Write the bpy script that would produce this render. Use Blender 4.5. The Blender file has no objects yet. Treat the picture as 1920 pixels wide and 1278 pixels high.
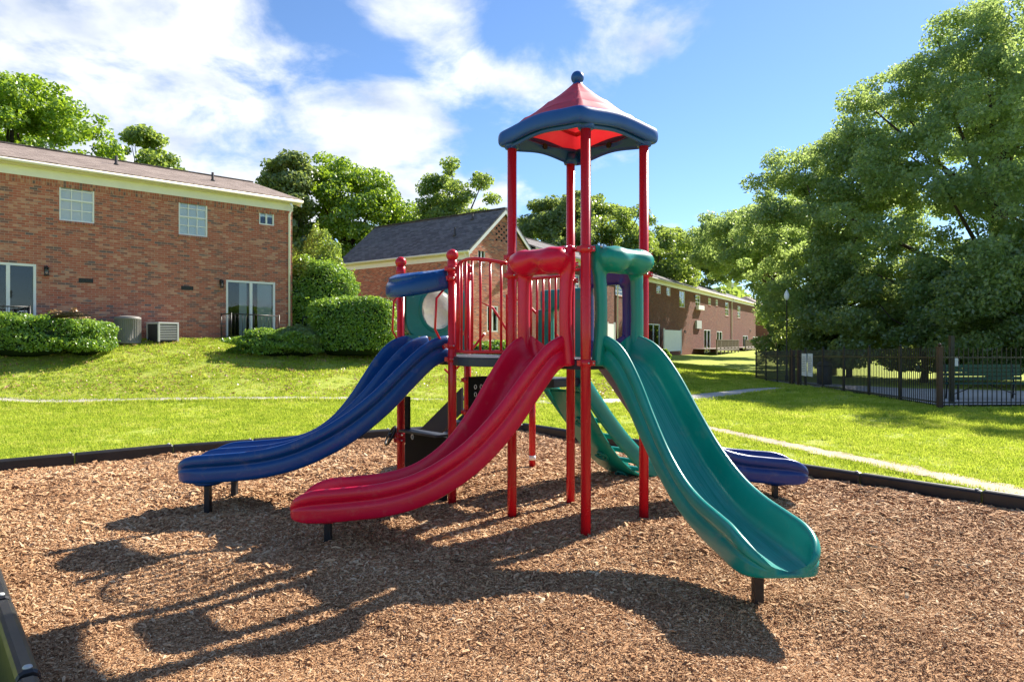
import bpy, bmesh, math, random
import numpy as np
from mathutils import Vector, Matrix

random.seed(7)
rng = np.random.default_rng(11)
SC = bpy.context.scene
COL = SC.collection
R = math.radians

# ------------------------------------------------------------------ camera, sky, sun, exposure
CAM_H = 1.68
F_PX = 1307.0
cam_d = bpy.data.cameras.new('camera')
cam_d.sensor_width = 36.0
cam_d.lens = 36.0 * F_PX / 1920.0
cam_d.clip_start = 0.05
cam_d.clip_end = 3000.0
cam = bpy.data.objects.new('camera', cam_d)
COL.objects.link(cam)
cam.location = (0, 0, CAM_H)
cam.rotation_euler = (R(90), 0, 0)
SC.camera = cam

SUN_AZ = 44.5          # degrees clockwise from +Y (to the right of the view)
SUN_EL = 37.5
sun_d = bpy.data.lights.new('sun', 'SUN')
sun_d.energy = 4.6
sun_d.angle = R(0.53)
sun_d.color = (1.0, 0.93, 0.82)
sun = bpy.data.objects.new('sun', sun_d)
COL.objects.link(sun)
_s = Vector((math.sin(R(SUN_AZ)) * math.cos(R(SUN_EL)), math.cos(R(SUN_AZ)) * math.cos(R(SUN_EL)), math.sin(R(SUN_EL))))
sun.rotation_euler = _s.to_track_quat('Z', 'Y').to_euler()
sun.location = (20, 20, 30)

SC.view_settings.view_transform = 'Standard'
SC.view_settings.look = 'None'
SC.view_settings.gamma = 1.0
SC.view_settings.exposure = 1.5
SC.view_settings.use_curve_mapping = False
SC.cycles.max_bounces = 10
SC.cycles.diffuse_bounces = 6

world = bpy.data.worlds.new('World')
SC.world = world
world.use_nodes = True
wn, wl = world.node_tree.nodes, world.node_tree.links
wn.clear()
def wnode(t, **kw):
    n = wn.new(t)
    for k, v in kw.items():
        setattr(n, k, v)
    return n
def wmath(op, a, b=None, c=None):
    n = wnode('ShaderNodeMath', operation=op)
    for i, v in enumerate((a, b, c)):
        if v is None:
            continue
        if isinstance(v, (int, float)):
            n.inputs[i].default_value = v
        else:
            wl.new(v, n.inputs[i])
    return n.outputs[0]
sky = wnode('ShaderNodeTexSky', sky_type='NISHITA', sun_disc=False)
sky.sun_elevation = R(SUN_EL)
sky.sun_rotation = R(SUN_AZ)
sky.altitude = 200
sky.air_density = 1.0
sky.dust_density = 0.1
sky.ozone_density = 5.0
bg_sky = wnode('ShaderNodeBackground')
bg_sky.inputs['Strength'].default_value = 0.067
tint = wnode('ShaderNodeMix', data_type='RGBA', blend_type='MULTIPLY')
tint.inputs['Factor'].default_value = 1.0
tint.inputs['B'].default_value = (.86, .92, 1.0, 1)
wl.new(sky.outputs[0], tint.inputs['A'])
wl.new(tint.outputs['Result'], bg_sky.inputs['Color'])
tc = wnode('ShaderNodeTexCoord')
nrm = wnode('ShaderNodeVectorMath', operation='NORMALIZE')
wl.new(tc.outputs['Generated'], nrm.inputs[0])
sep = wnode('ShaderNodeSeparateXYZ')
wl.new(nrm.outputs[0], sep.inputs[0])
den = wmath('ADD', wmath('MAXIMUM', sep.outputs[2], 0.0), 0.32)
comb = wnode('ShaderNodeCombineXYZ')
wl.new(wmath('DIVIDE', sep.outputs[0], den), comb.inputs[0])
wl.new(wmath('DIVIDE', sep.outputs[1], den), comb.inputs[1])
noi = wnode('ShaderNodeTexNoise')
noi.inputs['Scale'].default_value = 3.4
noi.inputs['Detail'].default_value = 9.0
noi.inputs['Roughness'].default_value = 0.58
noi.inputs['Distortion'].default_value = 0.25
wl.new(comb.outputs[0], noi.inputs['Vector'])
# the cloud banks the place has that day: soft angular lumps (direction by image position, angular radius, weight)
bias = None
for px, py, rad, w in ((90, 60, .27, .34), (330, 150, .17, .22), (520, 190, .17, .27), (470, 330, .22, .30), (640, 290, .17, .34), (560, 400, .16, .30), (850, 300, .12, .24), (760, 110, .15, .24),
                       (930, 120, .10, .20), (700, 290, .11, .20), (1180, 40, .12, .27), (1320, 25, .07, .2), (1800, 5, .11, .30), (1290, 400, .08, .27),
                       (860, 230, .08, .22), (1425, 195, .03, .2), (800, 360, .08, .2), (1040, 150, .06, .16)):
    dv = Vector(((px - 960) / F_PX, 1.0, (639 - py) / F_PX)).normalized()
    dp = wnode('ShaderNodeVectorMath', operation='DOT_PRODUCT')
    wl.new(nrm.outputs[0], dp.inputs[0])
    dp.inputs[1].default_value = dv
    mr = wnode('ShaderNodeMapRange', interpolation_type='SMOOTHSTEP')
    wl.new(dp.outputs['Value'], mr.inputs['Value'])
    mr.inputs['From Min'].default_value = math.cos(rad * 1.25)
    mr.inputs['From Max'].default_value = math.cos(rad * 0.15)
    mr.inputs['To Min'].default_value = 0.0
    mr.inputs['To Max'].default_value = w * .62
    bias = mr.outputs[0] if bias is None else wmath('MAXIMUM', bias, mr.outputs[0])
clear = None
for px, py, rad, w in ((1480, 220, .24, .16), (1120, 330, .10, .08), (640, 40, .09, .10), (1600, 90, .14, .12), (1000, 40, .07, .12)):
    dv = Vector(((px - 960) / F_PX, 1.0, (639 - py) / F_PX)).normalized()
    dp = wnode('ShaderNodeVectorMath', operation='DOT_PRODUCT')
    wl.new(nrm.outputs[0], dp.inputs[0])
    dp.inputs[1].default_value = dv
    mr = wnode('ShaderNodeMapRange', interpolation_type='SMOOTHSTEP')
    wl.new(dp.outputs['Value'], mr.inputs['Value'])
    mr.inputs['From Min'].default_value = math.cos(rad * 1.25)
    mr.inputs['From Max'].default_value = math.cos(rad * 0.15)
    mr.inputs['To Max'].default_value = w
    clear = mr.outputs[0] if clear is None else wmath('MAXIMUM', clear, mr.outputs[0])
cval = wmath('SUBTRACT', wmath('ADD', noi.outputs['Fac'], bias), clear)
cm = wnode('ShaderNodeMapRange', interpolation_type='SMOOTHSTEP')
wl.new(cval, cm.inputs['Value'])
cm.inputs['From Min'].default_value = 0.50
cm.inputs['From Max'].default_value = 0.74
cm.inputs['To Max'].default_value = 0.92
noi2 = wnode('ShaderNodeTexNoise')
noi2.inputs['Scale'].default_value = 5.0
noi2.inputs['Detail'].default_value = 5.0
wl.new(comb.outputs[0], noi2.inputs['Vector'])
ccol = wnode('ShaderNodeMix', data_type='RGBA')
cfac = wnode('ShaderNodeMapRange')
wl.new(noi2.outputs['Fac'], cfac.inputs['Value'])
cfac.inputs['From Min'].default_value = .3
cfac.inputs['From Max'].default_value = .62
wl.new(cfac.outputs[0], ccol.inputs['Factor'])
ccol.inputs['A'].default_value = (0.50, 0.57, 0.69, 1)
ccol.inputs['B'].default_value = (1.0, 1.0, 1.0, 1)
bg_cl = wnode('ShaderNodeBackground')
bg_cl.inputs['Strength'].default_value = 0.49
wl.new(ccol.outputs['Result'], bg_cl.inputs['Color'])
mixw = wnode('ShaderNodeMixShader')
wl.new(cm.outputs[0], mixw.inputs[0])
wl.new(bg_sky.outputs[0], mixw.inputs[1])
wl.new(bg_cl.outputs[0], mixw.inputs[2])
wout = wnode('ShaderNodeOutputWorld')
wl.new(mixw.outputs[0], wout.inputs['Surface'])

# ------------------------------------------------------------------ materials
class NT:
    def __init__(s, name):
        s.m = bpy.data.materials.new(name)
        s.m.use_nodes = True
        s.n, s.l = s.m.node_tree.nodes, s.m.node_tree.links
        s.n.clear()
        s.out = s.n.new('ShaderNodeOutputMaterial')
    def node(s, t, ins=None, **kw):
        n = s.n.new(t)
        for k, v in kw.items():
            setattr(n, k, v)
        for k, v in (ins or {}).items():
            s.set(n.inputs[k], v)
        return n
    def set(s, sock, v):
        if hasattr(v, 'is_output'):
            s.l.new(v, sock)
        elif isinstance(v, (tuple, list)) and len(v) == 3 and sock.type == 'RGBA':
            sock.default_value = (*v, 1)
        else:
            sock.default_value = v
    def noise(s, scale, detail=4, rough=.55, vec=None, w=None):
        n = s.node('ShaderNodeTexNoise', {'Scale': scale, 'Detail': detail, 'Roughness': rough})
        if vec is not None:
            s.l.new(vec, n.inputs['Vector'])
        return n.outputs['Fac']
    def coord(s, which='Object'):
        return s.node('ShaderNodeTexCoord').outputs[which]
    def pos(s):
        return s.node('ShaderNodeNewGeometry').outputs['Position']
    def ramp(s, fac, stops, interp='LINEAR'):
        r = s.node('ShaderNodeValToRGB')
        r.color_ramp.interpolation = interp
        e = r.color_ramp.elements
        while len(e) < len(stops):
            e.new(0.5)
        for i, (p, c) in enumerate(stops):
            e[i].position = p
            e[i].color = (*c, 1)
        s.l.new(fac, r.inputs[0])
        return r.outputs[0]
    def mix(s, fac, a, b, blend='MIX'):
        n = s.node('ShaderNodeMix', data_type='RGBA', blend_type=blend)
        s.set(n.inputs['Factor'], fac)
        s.set(n.inputs['A'], a)
        s.set(n.inputs['B'], b)
        return n.outputs['Result']
    def math(s, op, a, b=0.0):
        n = s.node('ShaderNodeMath', operation=op)
        s.set(n.inputs[0], a)
        s.set(n.inputs[1], b)
        return n.outputs[0]
    def bump(s, h, strength=.3, dist=.01):
        return s.node('ShaderNodeBump', {'Height': h, 'Strength': strength, 'Distance': dist}).outputs[0]
    def pbr(s, col, rough=.5, normal=None, metallic=0.0, spec=.5, coat=0.0):
        p = s.node('ShaderNodeBsdfPrincipled')
        s.set(p.inputs['Base Color'], col)
        s.set(p.inputs['Roughness'], rough)
        s.set(p.inputs['Metallic'], metallic)
        s.set(p.inputs['Specular IOR Level'], spec)
        s.set(p.inputs['Coat Weight'], coat)
        if normal is not None:
            s.l.new(normal, p.inputs['Normal'])
        s.l.new(p.outputs[0], s.out.inputs[0])
        return s.m

def plastic(name, col, fade, rough=.32, fade_amt=.5, scuff=.25):
    t = NT(name)
    p = t.pos()
    n1 = t.noise(3.0, 5, .6, p)
    n2 = t.noise(60.0, 3, .5, p)
    n3 = t.noise(6.0, 6, .6, p)
    c = t.mix(t.math('MULTIPLY', t.ramp(n1, [(.35, (0, 0, 0)), (.7, (1, 1, 1))]), fade_amt), col, fade)
    sc = t.ramp(n3, [(.60, (0, 0, 0)), (.72, (1, 1, 1))])
    c = t.mix(t.math('MULTIPLY', sc, scuff), c, fade)
    rg = t.math('ADD', t.math('MULTIPLY', n3, .22), rough - .1)
    return t.pbr(c, rg, t.bump(n2, .05, .003), coat=.0, spec=.38)

def slide_plastic(name, col, fade, worn, rough=.3):
    t = NT(name)
    p = t.pos()
    uv = t.node('ShaderNodeTexCoord').outputs['UV']
    sp = t.node('ShaderNodeSeparateXYZ'); t.l.new(uv, sp.inputs[0])
    n1 = t.noise(2.5, 5, .6, p)
    c = t.mix(t.math('MULTIPLY', t.ramp(n1, [(.4, (0, 0, 0)), (.7, (1, 1, 1))]), .4), col, fade)
    mp = t.node('ShaderNodeMapping', {'Scale': (22.0, 1.3, 1.0)}); t.l.new(uv, mp.inputs['Vector'])
    st = t.ramp(t.noise(1.0, 6, .7, mp.outputs[0]), [(.42, (0, 0, 0)), (.70, (1, 1, 1))])
    au = t.math('ABSOLUTE', sp.outputs[0])
    bed = t.node('ShaderNodeMapRange', {'From Min': .80, 'From Max': .35, 'To Min': 0.0, 'To Max': 1.0}, interpolation_type='SMOOTHSTEP'); t.l.new(au, bed.inputs['Value'])
    w = t.math('MULTIPLY', t.math('MULTIPLY', st, bed.outputs[0]), .75)
    c = t.mix(w, c, worn)
    dust = t.ramp(t.noise(7, 7, .7, p), [(.56, (0, 0, 0)), (.74, (1, 1, 1))])
    c = t.mix(t.math('MULTIPLY', dust, .22), c, (.34, .26, .19))
    rg = t.math('ADD', t.math('ADD', t.math('MULTIPLY', n1, .12), rough - .06), t.math('ADD', t.math('MULTIPLY', w, .3), t.math('MULTIPLY', dust, .15)))
    return t.pbr(c, rg, t.bump(t.noise(60, 3, .5, p), .05, .003), spec=.38)

M = {}
M['red_slide'] = slide_plastic('red_slide', (.55, .002, .034), (.62, .016, .07), (.70, .12, .17))
M['blue_slide'] = slide_plastic('blue_slide', (.001, .046, .20), (.002, .066, .26), (.04, .13, .32))
M['green_slide'] = slide_plastic('green_slide', (.002, .21, .17), (.012, .30, .25), (.10, .40, .37))
M['indigo_slide'] = slide_plastic('indigo_slide', (.005, .028, .17), (.012, .045, .24), (.06, .09, .28))
M['red_plastic'] = plastic('red_plastic', (.55, .002, .030), (.62, .014, .065), .30, .4, .12)
M['blue_plastic'] = plastic('blue_plastic', (.001, .046, .20), (.002, .066, .26), .28, .4, .06)
M['green_plastic'] = plastic('green_plastic', (.002, .20, .16), (.012, .29, .24), .30, .5, .15)
M['purple_plastic'] = plastic('purple_plastic', (.014, .018, .16), (.03, .035, .22), .3, .4, .08)
def roof_red():
    m_ = plastic('roof_red', (.44, .03, .065), (.54, .13, .18), .5, .7)
    nt = m_.node_tree; out_ = [n for n in nt.nodes if n.type == 'OUTPUT_MATERIAL'][0]; p_ = [n for n in nt.nodes if n.type == 'BSDF_PRINCIPLED'][0]
    tr = nt.nodes.new('ShaderNodeBsdfTranslucent'); tr.inputs['Color'].default_value = (.66, .02, .025, 1)
    mx = nt.nodes.new('ShaderNodeMixShader'); mx.inputs[0].default_value = .26
    nt.links.new(p_.outputs[0], mx.inputs[1]); nt.links.new(tr.outputs[0], mx.inputs[2]); nt.links.new(mx.outputs[0], out_.inputs[0])
    return m_
M['roof_red'] = roof_red()
M['roof_blue'] = plastic('roof_blue', (.004, .055, .26), (.012, .085, .34), .34, .5, .2)
M['red_paint'] = plastic('red_paint', (.50, .008, .018), (.52, .03, .04), .24, .3, .1)
M['deck_steel'] = plastic('deck_steel', (.022, .028, .045), (.05, .055, .07), .5)
M['deck_top'] = plastic('deck_top', (.04, .045, .06), (.07, .075, .09), .5)
M['black_plastic'] = plastic('black_plastic', (.012, .012, .013), (.030, .029, .031), .42, .4, .2)
M['black_board'] = NT('black_board').pbr((.008, .009, .010), .7, spec=.15)
M['grey_panel'] = NT('grey_panel').pbr((.035, .037, .042), .7, spec=.2)
M['steel'] = NT('steel').pbr((.6, .6, .6), .3, metallic=1.0)
M['black_iron'] = NT('black_iron').pbr((.010, .010, .011), .42)
M['dark_void'] = NT('dark_void').pbr((.01, .01, .01), .8)
M['white_paint'] = plastic('white_paint', (.84, .84, .83), (.74, .74, .72), .45, .4, .15)
M['cream_paint'] = plastic('cream_paint', (.80, .75, .62), (.72, .66, .52), .5, .4, .2)
M['wood_grey'] = plastic('wood_grey', (.16, .12, .09), (.24, .20, .16), .75, .8, .4)
M['rust_post'] = plastic('rust_post', (.05, .028, .018), (.10, .05, .03), .6, .8, .5)
M['bench_green'] = plastic('bench_green', (.01, .07, .045), (.02, .10, .07), .4)
M['ac_grey'] = plastic('ac_grey', (.20, .19, .18), (.27, .25, .23), .55)
M['ac_light'] = plastic('ac_light', (.42, .43, .42), (.5, .5, .48), .5)
M['blind'] = plastic('blind', (.80, .86, .91), (.76, .82, .88), .6)
M['curtain'] = plastic('curtain', (.36, .42, .44), (.44, .50, .52), .7)

def concrete(name, a, b, c):
    t = NT(name)
    p = t.pos()
    n = t.noise(1.6, 6, .6, p)
    n2 = t.noise(35, 4, .6, p)
    col = t.ramp(n, [(.3, a), (.55, b), (.75, c)])
    col = t.mix(.35, col, t.ramp(n2, [(.3, a), (.7, c)]))
    return t.pbr(col, .85, t.bump(n2, .5, .01))
M['concrete'] = concrete('concrete', (.36, .32, .27), (.46, .42, .36), (.55, .51, .45))
M['dirt'] = concrete('dirt', (.24, .17, .11), (.38, .29, .20), (.46, .37, .27))

def glass():
    t = NT('window_glass')
    fr = t.node('ShaderNodeFresnel', {'IOR': 1.5})
    tr = t.node('ShaderNodeBsdfTransparent', {'Color': (.95, .97, .98)})
    gl = t.node('ShaderNodeBsdfGlossy', {'Roughness': .02, 'Color': (1, 1, 1)})
    f = t.math('MULTIPLY', fr.outputs[0], 1.1)
    mx = t.node('ShaderNodeMixShader')
    t.l.new(f, mx.inputs[0]); t.l.new(tr.outputs[0], mx.inputs[1]); t.l.new(gl.outputs[0], mx.inputs[2])
    t.l.new(mx.outputs[0], t.out.inputs[0])
    return t.m
M['glass'] = glass()
def bubble():
    t = NT('bubble_acrylic')
    p = t.pos()
    n = t.noise(40, 5, .7, p)
    tr = t.node('ShaderNodeBsdfTransparent', {'Color': (.85, .85, .82)})
    df = t.node('ShaderNodeBsdfTranslucent', {'Color': (.82, .80, .74)})
    d2 = t.node('ShaderNodeBsdfDiffuse', {'Color': (.72, .71, .66)})
    gl = t.node('ShaderNodeBsdfGlossy', {'Roughness': .15})
    a = t.node('ShaderNodeMixShader'); b = t.node('ShaderNodeMixShader'); c = t.node('ShaderNodeMixShader')
    a.inputs[0].default_value = .4; t.l.new(df.outputs[0], a.inputs[1]); t.l.new(d2.outputs[0], a.inputs[2])
    t.l.new(t.math('ADD', t.math('MULTIPLY', n, .35), .52), b.inputs[0]); t.l.new(tr.outputs[0], b.inputs[1]); t.l.new(a.outputs[0], b.inputs[2])
    c.inputs[0].default_value = .07; t.l.new(b.outputs[0], c.inputs[1]); t.l.new(gl.outputs[0], c.inputs[2])
    t.l.new(c.outputs[0], t.out.inputs[0])
    return t.m
M['bubble'] = bubble()

def brick(name, tint=1.0, swap=False):
    t = NT(name)
    uv = t.node('ShaderNodeTexCoord').outputs['UV']
    if swap:
        sp = t.node('ShaderNodeSeparateXYZ'); t.l.new(uv, sp.inputs[0])
        cb = t.node('ShaderNodeCombineXYZ'); t.l.new(sp.outputs[1], cb.inputs[0]); t.l.new(sp.outputs[0], cb.inputs[1])
        uv = cb.outputs[0]
    b = t.node('ShaderNodeTexBrick', {'Color1': (0, 0, 0), 'Color2': (1, 1, 1), 'Mortar': (.5, .5, .5), 'Scale': 1.0, 'Mortar Size': .0065,
                                      'Mortar Smooth': .1, 'Bias': 0.0, 'Brick Width': .215, 'Row Height': .076})
    if swap:
        b.offset = 0.0
    t.l.new(uv, b.inputs['Vector'])
    big = t.noise(.9, 4, .6, uv)
    f = t.math('ADD', t.math('MULTIPLY', b.outputs['Color'], .72), t.math('MULTIPLY', big, .30))
    k = tint
    mp = t.node('ShaderNodeMapping', {'Scale': (.55, 2.2, 1.0)}); t.l.new(uv, mp.inputs['Vector'])
    med = t.noise(2.0, 5, .65, mp.outputs[0])
    f = t.math('ADD', t.math('MULTIPLY', b.outputs['Color'], .62), t.math('MULTIPLY', t.math('SUBTRACT', med, .31), 1.15))
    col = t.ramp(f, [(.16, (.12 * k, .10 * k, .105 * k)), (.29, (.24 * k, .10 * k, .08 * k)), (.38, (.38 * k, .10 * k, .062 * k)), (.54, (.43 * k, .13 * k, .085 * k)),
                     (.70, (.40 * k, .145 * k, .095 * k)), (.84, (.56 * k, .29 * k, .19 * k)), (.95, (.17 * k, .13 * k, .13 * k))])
    st_ = t.node('ShaderNodeMapping', {'Scale': (1.4, .25, 1.0)}); t.l.new(uv, st_.inputs['Vector'])
    stain = t.ramp(t.noise(1.0, 6, .65, st_.outputs[0]), [(.50, (0, 0, 0)), (.75, (1, 1, 1))])
    col = t.mix(t.math('MULTIPLY', stain, .35), col, (.16 * k, .085 * k, .07 * k))
    spu = t.node('ShaderNodeSeparateXYZ'); t.l.new(uv, spu.inputs[0])
    cl = t.node('ShaderNodeMapRange', {'From Min': 1.0, 'From Max': .25, 'To Min': 0.0, 'To Max': .7}, interpolation_type='SMOOTHSTEP')
    t.l.new(t.math('ADD', spu.outputs[1], t.math('MULTIPLY', big, .5)), cl.inputs['Value'])
    col = t.mix(cl.outputs[0], col, (.40 * k, .10 * k, .055 * k))
    fine = t.noise(45, 4, .6, uv)
    col = t.mix(.14, col, t.ramp(fine, [(.3, (.12, .05, .035)), (.7, (.50, .28, .19))]), 'MIX')
    col = t.mix(t.math('MULTIPLY', b.outputs['Fac'], .8), col, (.40 * k, .29 * k, .22 * k))
    h = t.math('SUBTRACT', t.math('MULTIPLY', fine, .3), b.outputs['Fac'])
    return t.pbr(col, .88, t.bump(h, .6, .012), spec=.2)
M['brick'] = brick('brick_wall', 1.18)
M['brick_soldier'] = brick('brick_soldier', 1.05, True)
M['brick_shaded'] = brick('brick_shaded', .42)  # darker copy of the brick; tree shade is put into its colour
M['brick_sunlit'] = brick('brick_gable', 1.55)  # brighter copy of the brick; sunlight on the gable is put into its colour

def shingle(name, a, b, c):
    t = NT(name)
    uv = t.node('ShaderNodeTexCoord').outputs['UV']
    br = t.node('ShaderNodeTexBrick', {'Color1': (0, 0, 0), 'Color2': (1, 1, 1), 'Mortar': (.2, .2, .2), 'Scale': 1.0, 'Mortar Size': .008, 'Brick Width': .32, 'Row Height': .145})
    t.l.new(uv, br.inputs['Vector'])
    n = t.noise(.5, 5, .6, uv)
    g = t.noise(60, 3, .6, uv)
    f = t.math('ADD', t.math('MULTIPLY', br.outputs['Color'], .45), t.math('ADD', t.math('MULTIPLY', n, .4), t.math('MULTIPLY', g, .25)))
    col = t.ramp(f, [(.2, a), (.5, b), (.85, c)])
    col = t.mix(t.math('MULTIPLY', br.outputs['Fac'], .6), col, (a[0] * .5, a[1] * .5, a[2] * .5))
    return t.pbr(col, .9, t.bump(t.math('SUBTRACT', g, br.outputs['Fac']), .6, .01), spec=.2)
M['shingle_brown'] = shingle('shingle_brown', (.14, .105, .09), (.23, .18, .155), (.33, .265, .23))
M['shingle_grey'] = shingle('shingle_grey', (.085, .078, .080), (.15, .138, .138), (.22, .205, .20))

def leaf(name, dark, light, trans, tw=.42):
    t = NT(name)
    g = t.node('ShaderNodeNewGeometry')
    rnd = g.outputs['Random Per Island']
    n = t.noise(.55, 3, .5, g.outputs['Position'])
    f = t.math('ADD', t.math('MULTIPLY', rnd, .6), t.math('MULTIPLY', n, .45))
    col = t.ramp(f, [(.2, dark), (.8, light)])
    d = t.node('ShaderNodeBsdfDiffuse'); t.l.new(col, d.inputs['Color'])
    tr = t.node('ShaderNodeBsdfTranslucent'); t.l.new(t.mix(.6, col, trans), tr.inputs['Color'])
    gl = t.node('ShaderNodeBsdfGlossy', {'Roughness': .38, 'Color': (1, 1, 1)})
    a = t.node('ShaderNodeMixShader'); a.inputs[0].default_value = tw
    t.l.new(d.outputs[0], a.inputs[1]); t.l.new(tr.outputs[0], a.inputs[2])
    b = t.node('ShaderNodeMixShader'); b.inputs[0].default_value = .045
    t.l.new(a.outputs[0], b.inputs[1]); t.l.new(gl.outputs[0], b.inputs[2])
    t.l.new(b.outputs[0], t.out.inputs[0])
    return t.m
M['leaf_bright'] = leaf('leaf_bright', (.075, .19, .015), (.20, .34, .03), (.46, .60, .03), .55)
M['leaf_mid'] = leaf('leaf_mid', (.09, .18, .04), (.20, .31, .07), (.50, .60, .08), .56)
M['leaf_oak'] = leaf('leaf_oak', (.105, .205, .08), (.225, .345, .125), (.58, .70, .16), .60)
M['leaf_pine'] = leaf('leaf_pine', (.10, .17, .055), (.19, .27, .08), (.36, .42, .08), .5)
M['leaf_hedge'] = leaf('leaf_hedge', (.05, .16, .02), (.22, .38, .05), (.45, .62, .05), .45)
M['leaf_dark'] = leaf('leaf_dark', (.085, .16, .055), (.17, .27, .08), (.46, .54, .09), .55)
M['leaf_dry'] = leaf('leaf_dry', (.17, .09, .04), (.44, .28, .13), (.35, .2, .08), .2)
def bark():
    t = NT('bark')
    p = t.pos()
    n = t.noise(9, 6, .65, p)
    return t.pbr(t.ramp(n, [(.3, (.035, .026, .02)), (.7, (.12, .095, .075))]), .9, t.bump(n, .8, .03), spec=.2)
M['bark'] = bark()
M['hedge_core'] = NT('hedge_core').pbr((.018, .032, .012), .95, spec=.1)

def blades(name, stops, trans):
    t = NT(name)
    oi = t.node('ShaderNodeObjectInfo')
    p = t.pos()
    n = t.ramp(t.noise(.9, 6, .65, p), [(.28, (0, 0, 0)), (.74, (1, 1, 1))])
    f = t.math('ADD', t.math('MULTIPLY', oi.outputs['Random'], .55), t.math('MULTIPLY', n, .45))
    col = t.ramp(f, stops)
    d = t.node('ShaderNodeBsdfDiffuse'); t.l.new(col, d.inputs['Color'])
    tr = t.node('ShaderNodeBsdfTranslucent'); t.l.new(t.mix(.5, col, trans), tr.inputs['Color'])
    a = t.node('ShaderNodeMixShader'); a.inputs[0].default_value = .45
    t.l.new(d.outputs[0], a.inputs[1]); t.l.new(tr.outputs[0], a.inputs[2])
    t.l.new(a.outputs[0], t.out.inputs[0])
    return t.m
M['grass_blade'] = blades('grass_blade', [(.12, (.13, .24, .03)), (.36, (.30, .42, .05)), (.60, (.44, .52, .065)), (.78, (.58, .58, .15)), (.95, (.68, .60, .30))], (.60, .66, .06))

def lawn():
    t = NT('lawn_soil')
    p = t.pos()
    n = t.noise(.35, 5, .6, p)
    n2 = t.noise(22, 5, .65, p)
    n3 = t.noise(2.2, 5, .6, p)
    col = t.ramp(n2, [(.25, (.17, .23, .04)), (.5, (.32, .38, .06)), (.75, (.48, .48, .12))])
    col = t.mix(t.math('MULTIPLY', t.ramp(n, [(.55, (0, 0, 0)), (.75, (1, 1, 1))]), .5), col, (.42, .36, .13))
    col = t.mix(t.math('MULTIPLY', t.ramp(n3, [(.62, (0, 0, 0)), (.75, (1, 1, 1))]), .45), col, (.46, .38, .17))
    return t.pbr(col, .95, t.bump(n2, .8, .03), spec=.1)
M['lawn'] = lawn()
def mulch(name, instanced):
    t = NT(name)
    p = t.pos()
    if instanced:
        f = t.node('ShaderNodeObjectInfo').outputs['Random']
        f = t.math('ADD', t.math('MULTIPLY', f, .72), t.math('MULTIPLY', t.ramp(t.noise(1.1, 5, .6, p), [(.3, (0, 0, 0)), (.68, (1, 1, 1))]), .30))
    else:
        f = t.noise(45, 6, .7, p)
    col = t.ramp(f, [(.04, (.09, .043, .022)), (.2, (.28, .140, .066)), (.45, (.50, .282, .138)), (.75, (.645, .410, .225)), (.97, (.77, .59, .38))])
    return t.pbr(col, .85, t.bump(t.noise(70, 5, .7, p), .8, .02), spec=.25)
M['mulch_bed'] = mulch('mulch_bed', False)
M['mulch_chip'] = mulch('mulch_chip', True)

# ------------------------------------------------------------------ mesh helpers
def tag(o, label=None, cat=None, group=None, kind=None):
    if label: o['label'] = label
    if cat: o['category'] = cat
    if group: o['group'] = group
    if kind: o['kind'] = kind
    return o
def empty(name, loc, rz=0.0):
    o = bpy.data.objects.new(name, None)
    o.empty_display_size = .2
    COL.objects.link(o)
    o.location = loc
    o.rotation_euler = (0, 0, rz)
    return o
def world_parent(o, parent):
    """parent o (mesh given in world coordinates) under a thing whose Empty is only moved, or under a part"""
    o.parent = parent
    if parent is not None and parent.type == 'EMPTY':
        o.matrix_parent_inverse = Matrix.Translation(-Vector(parent.location))
    return o

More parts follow.
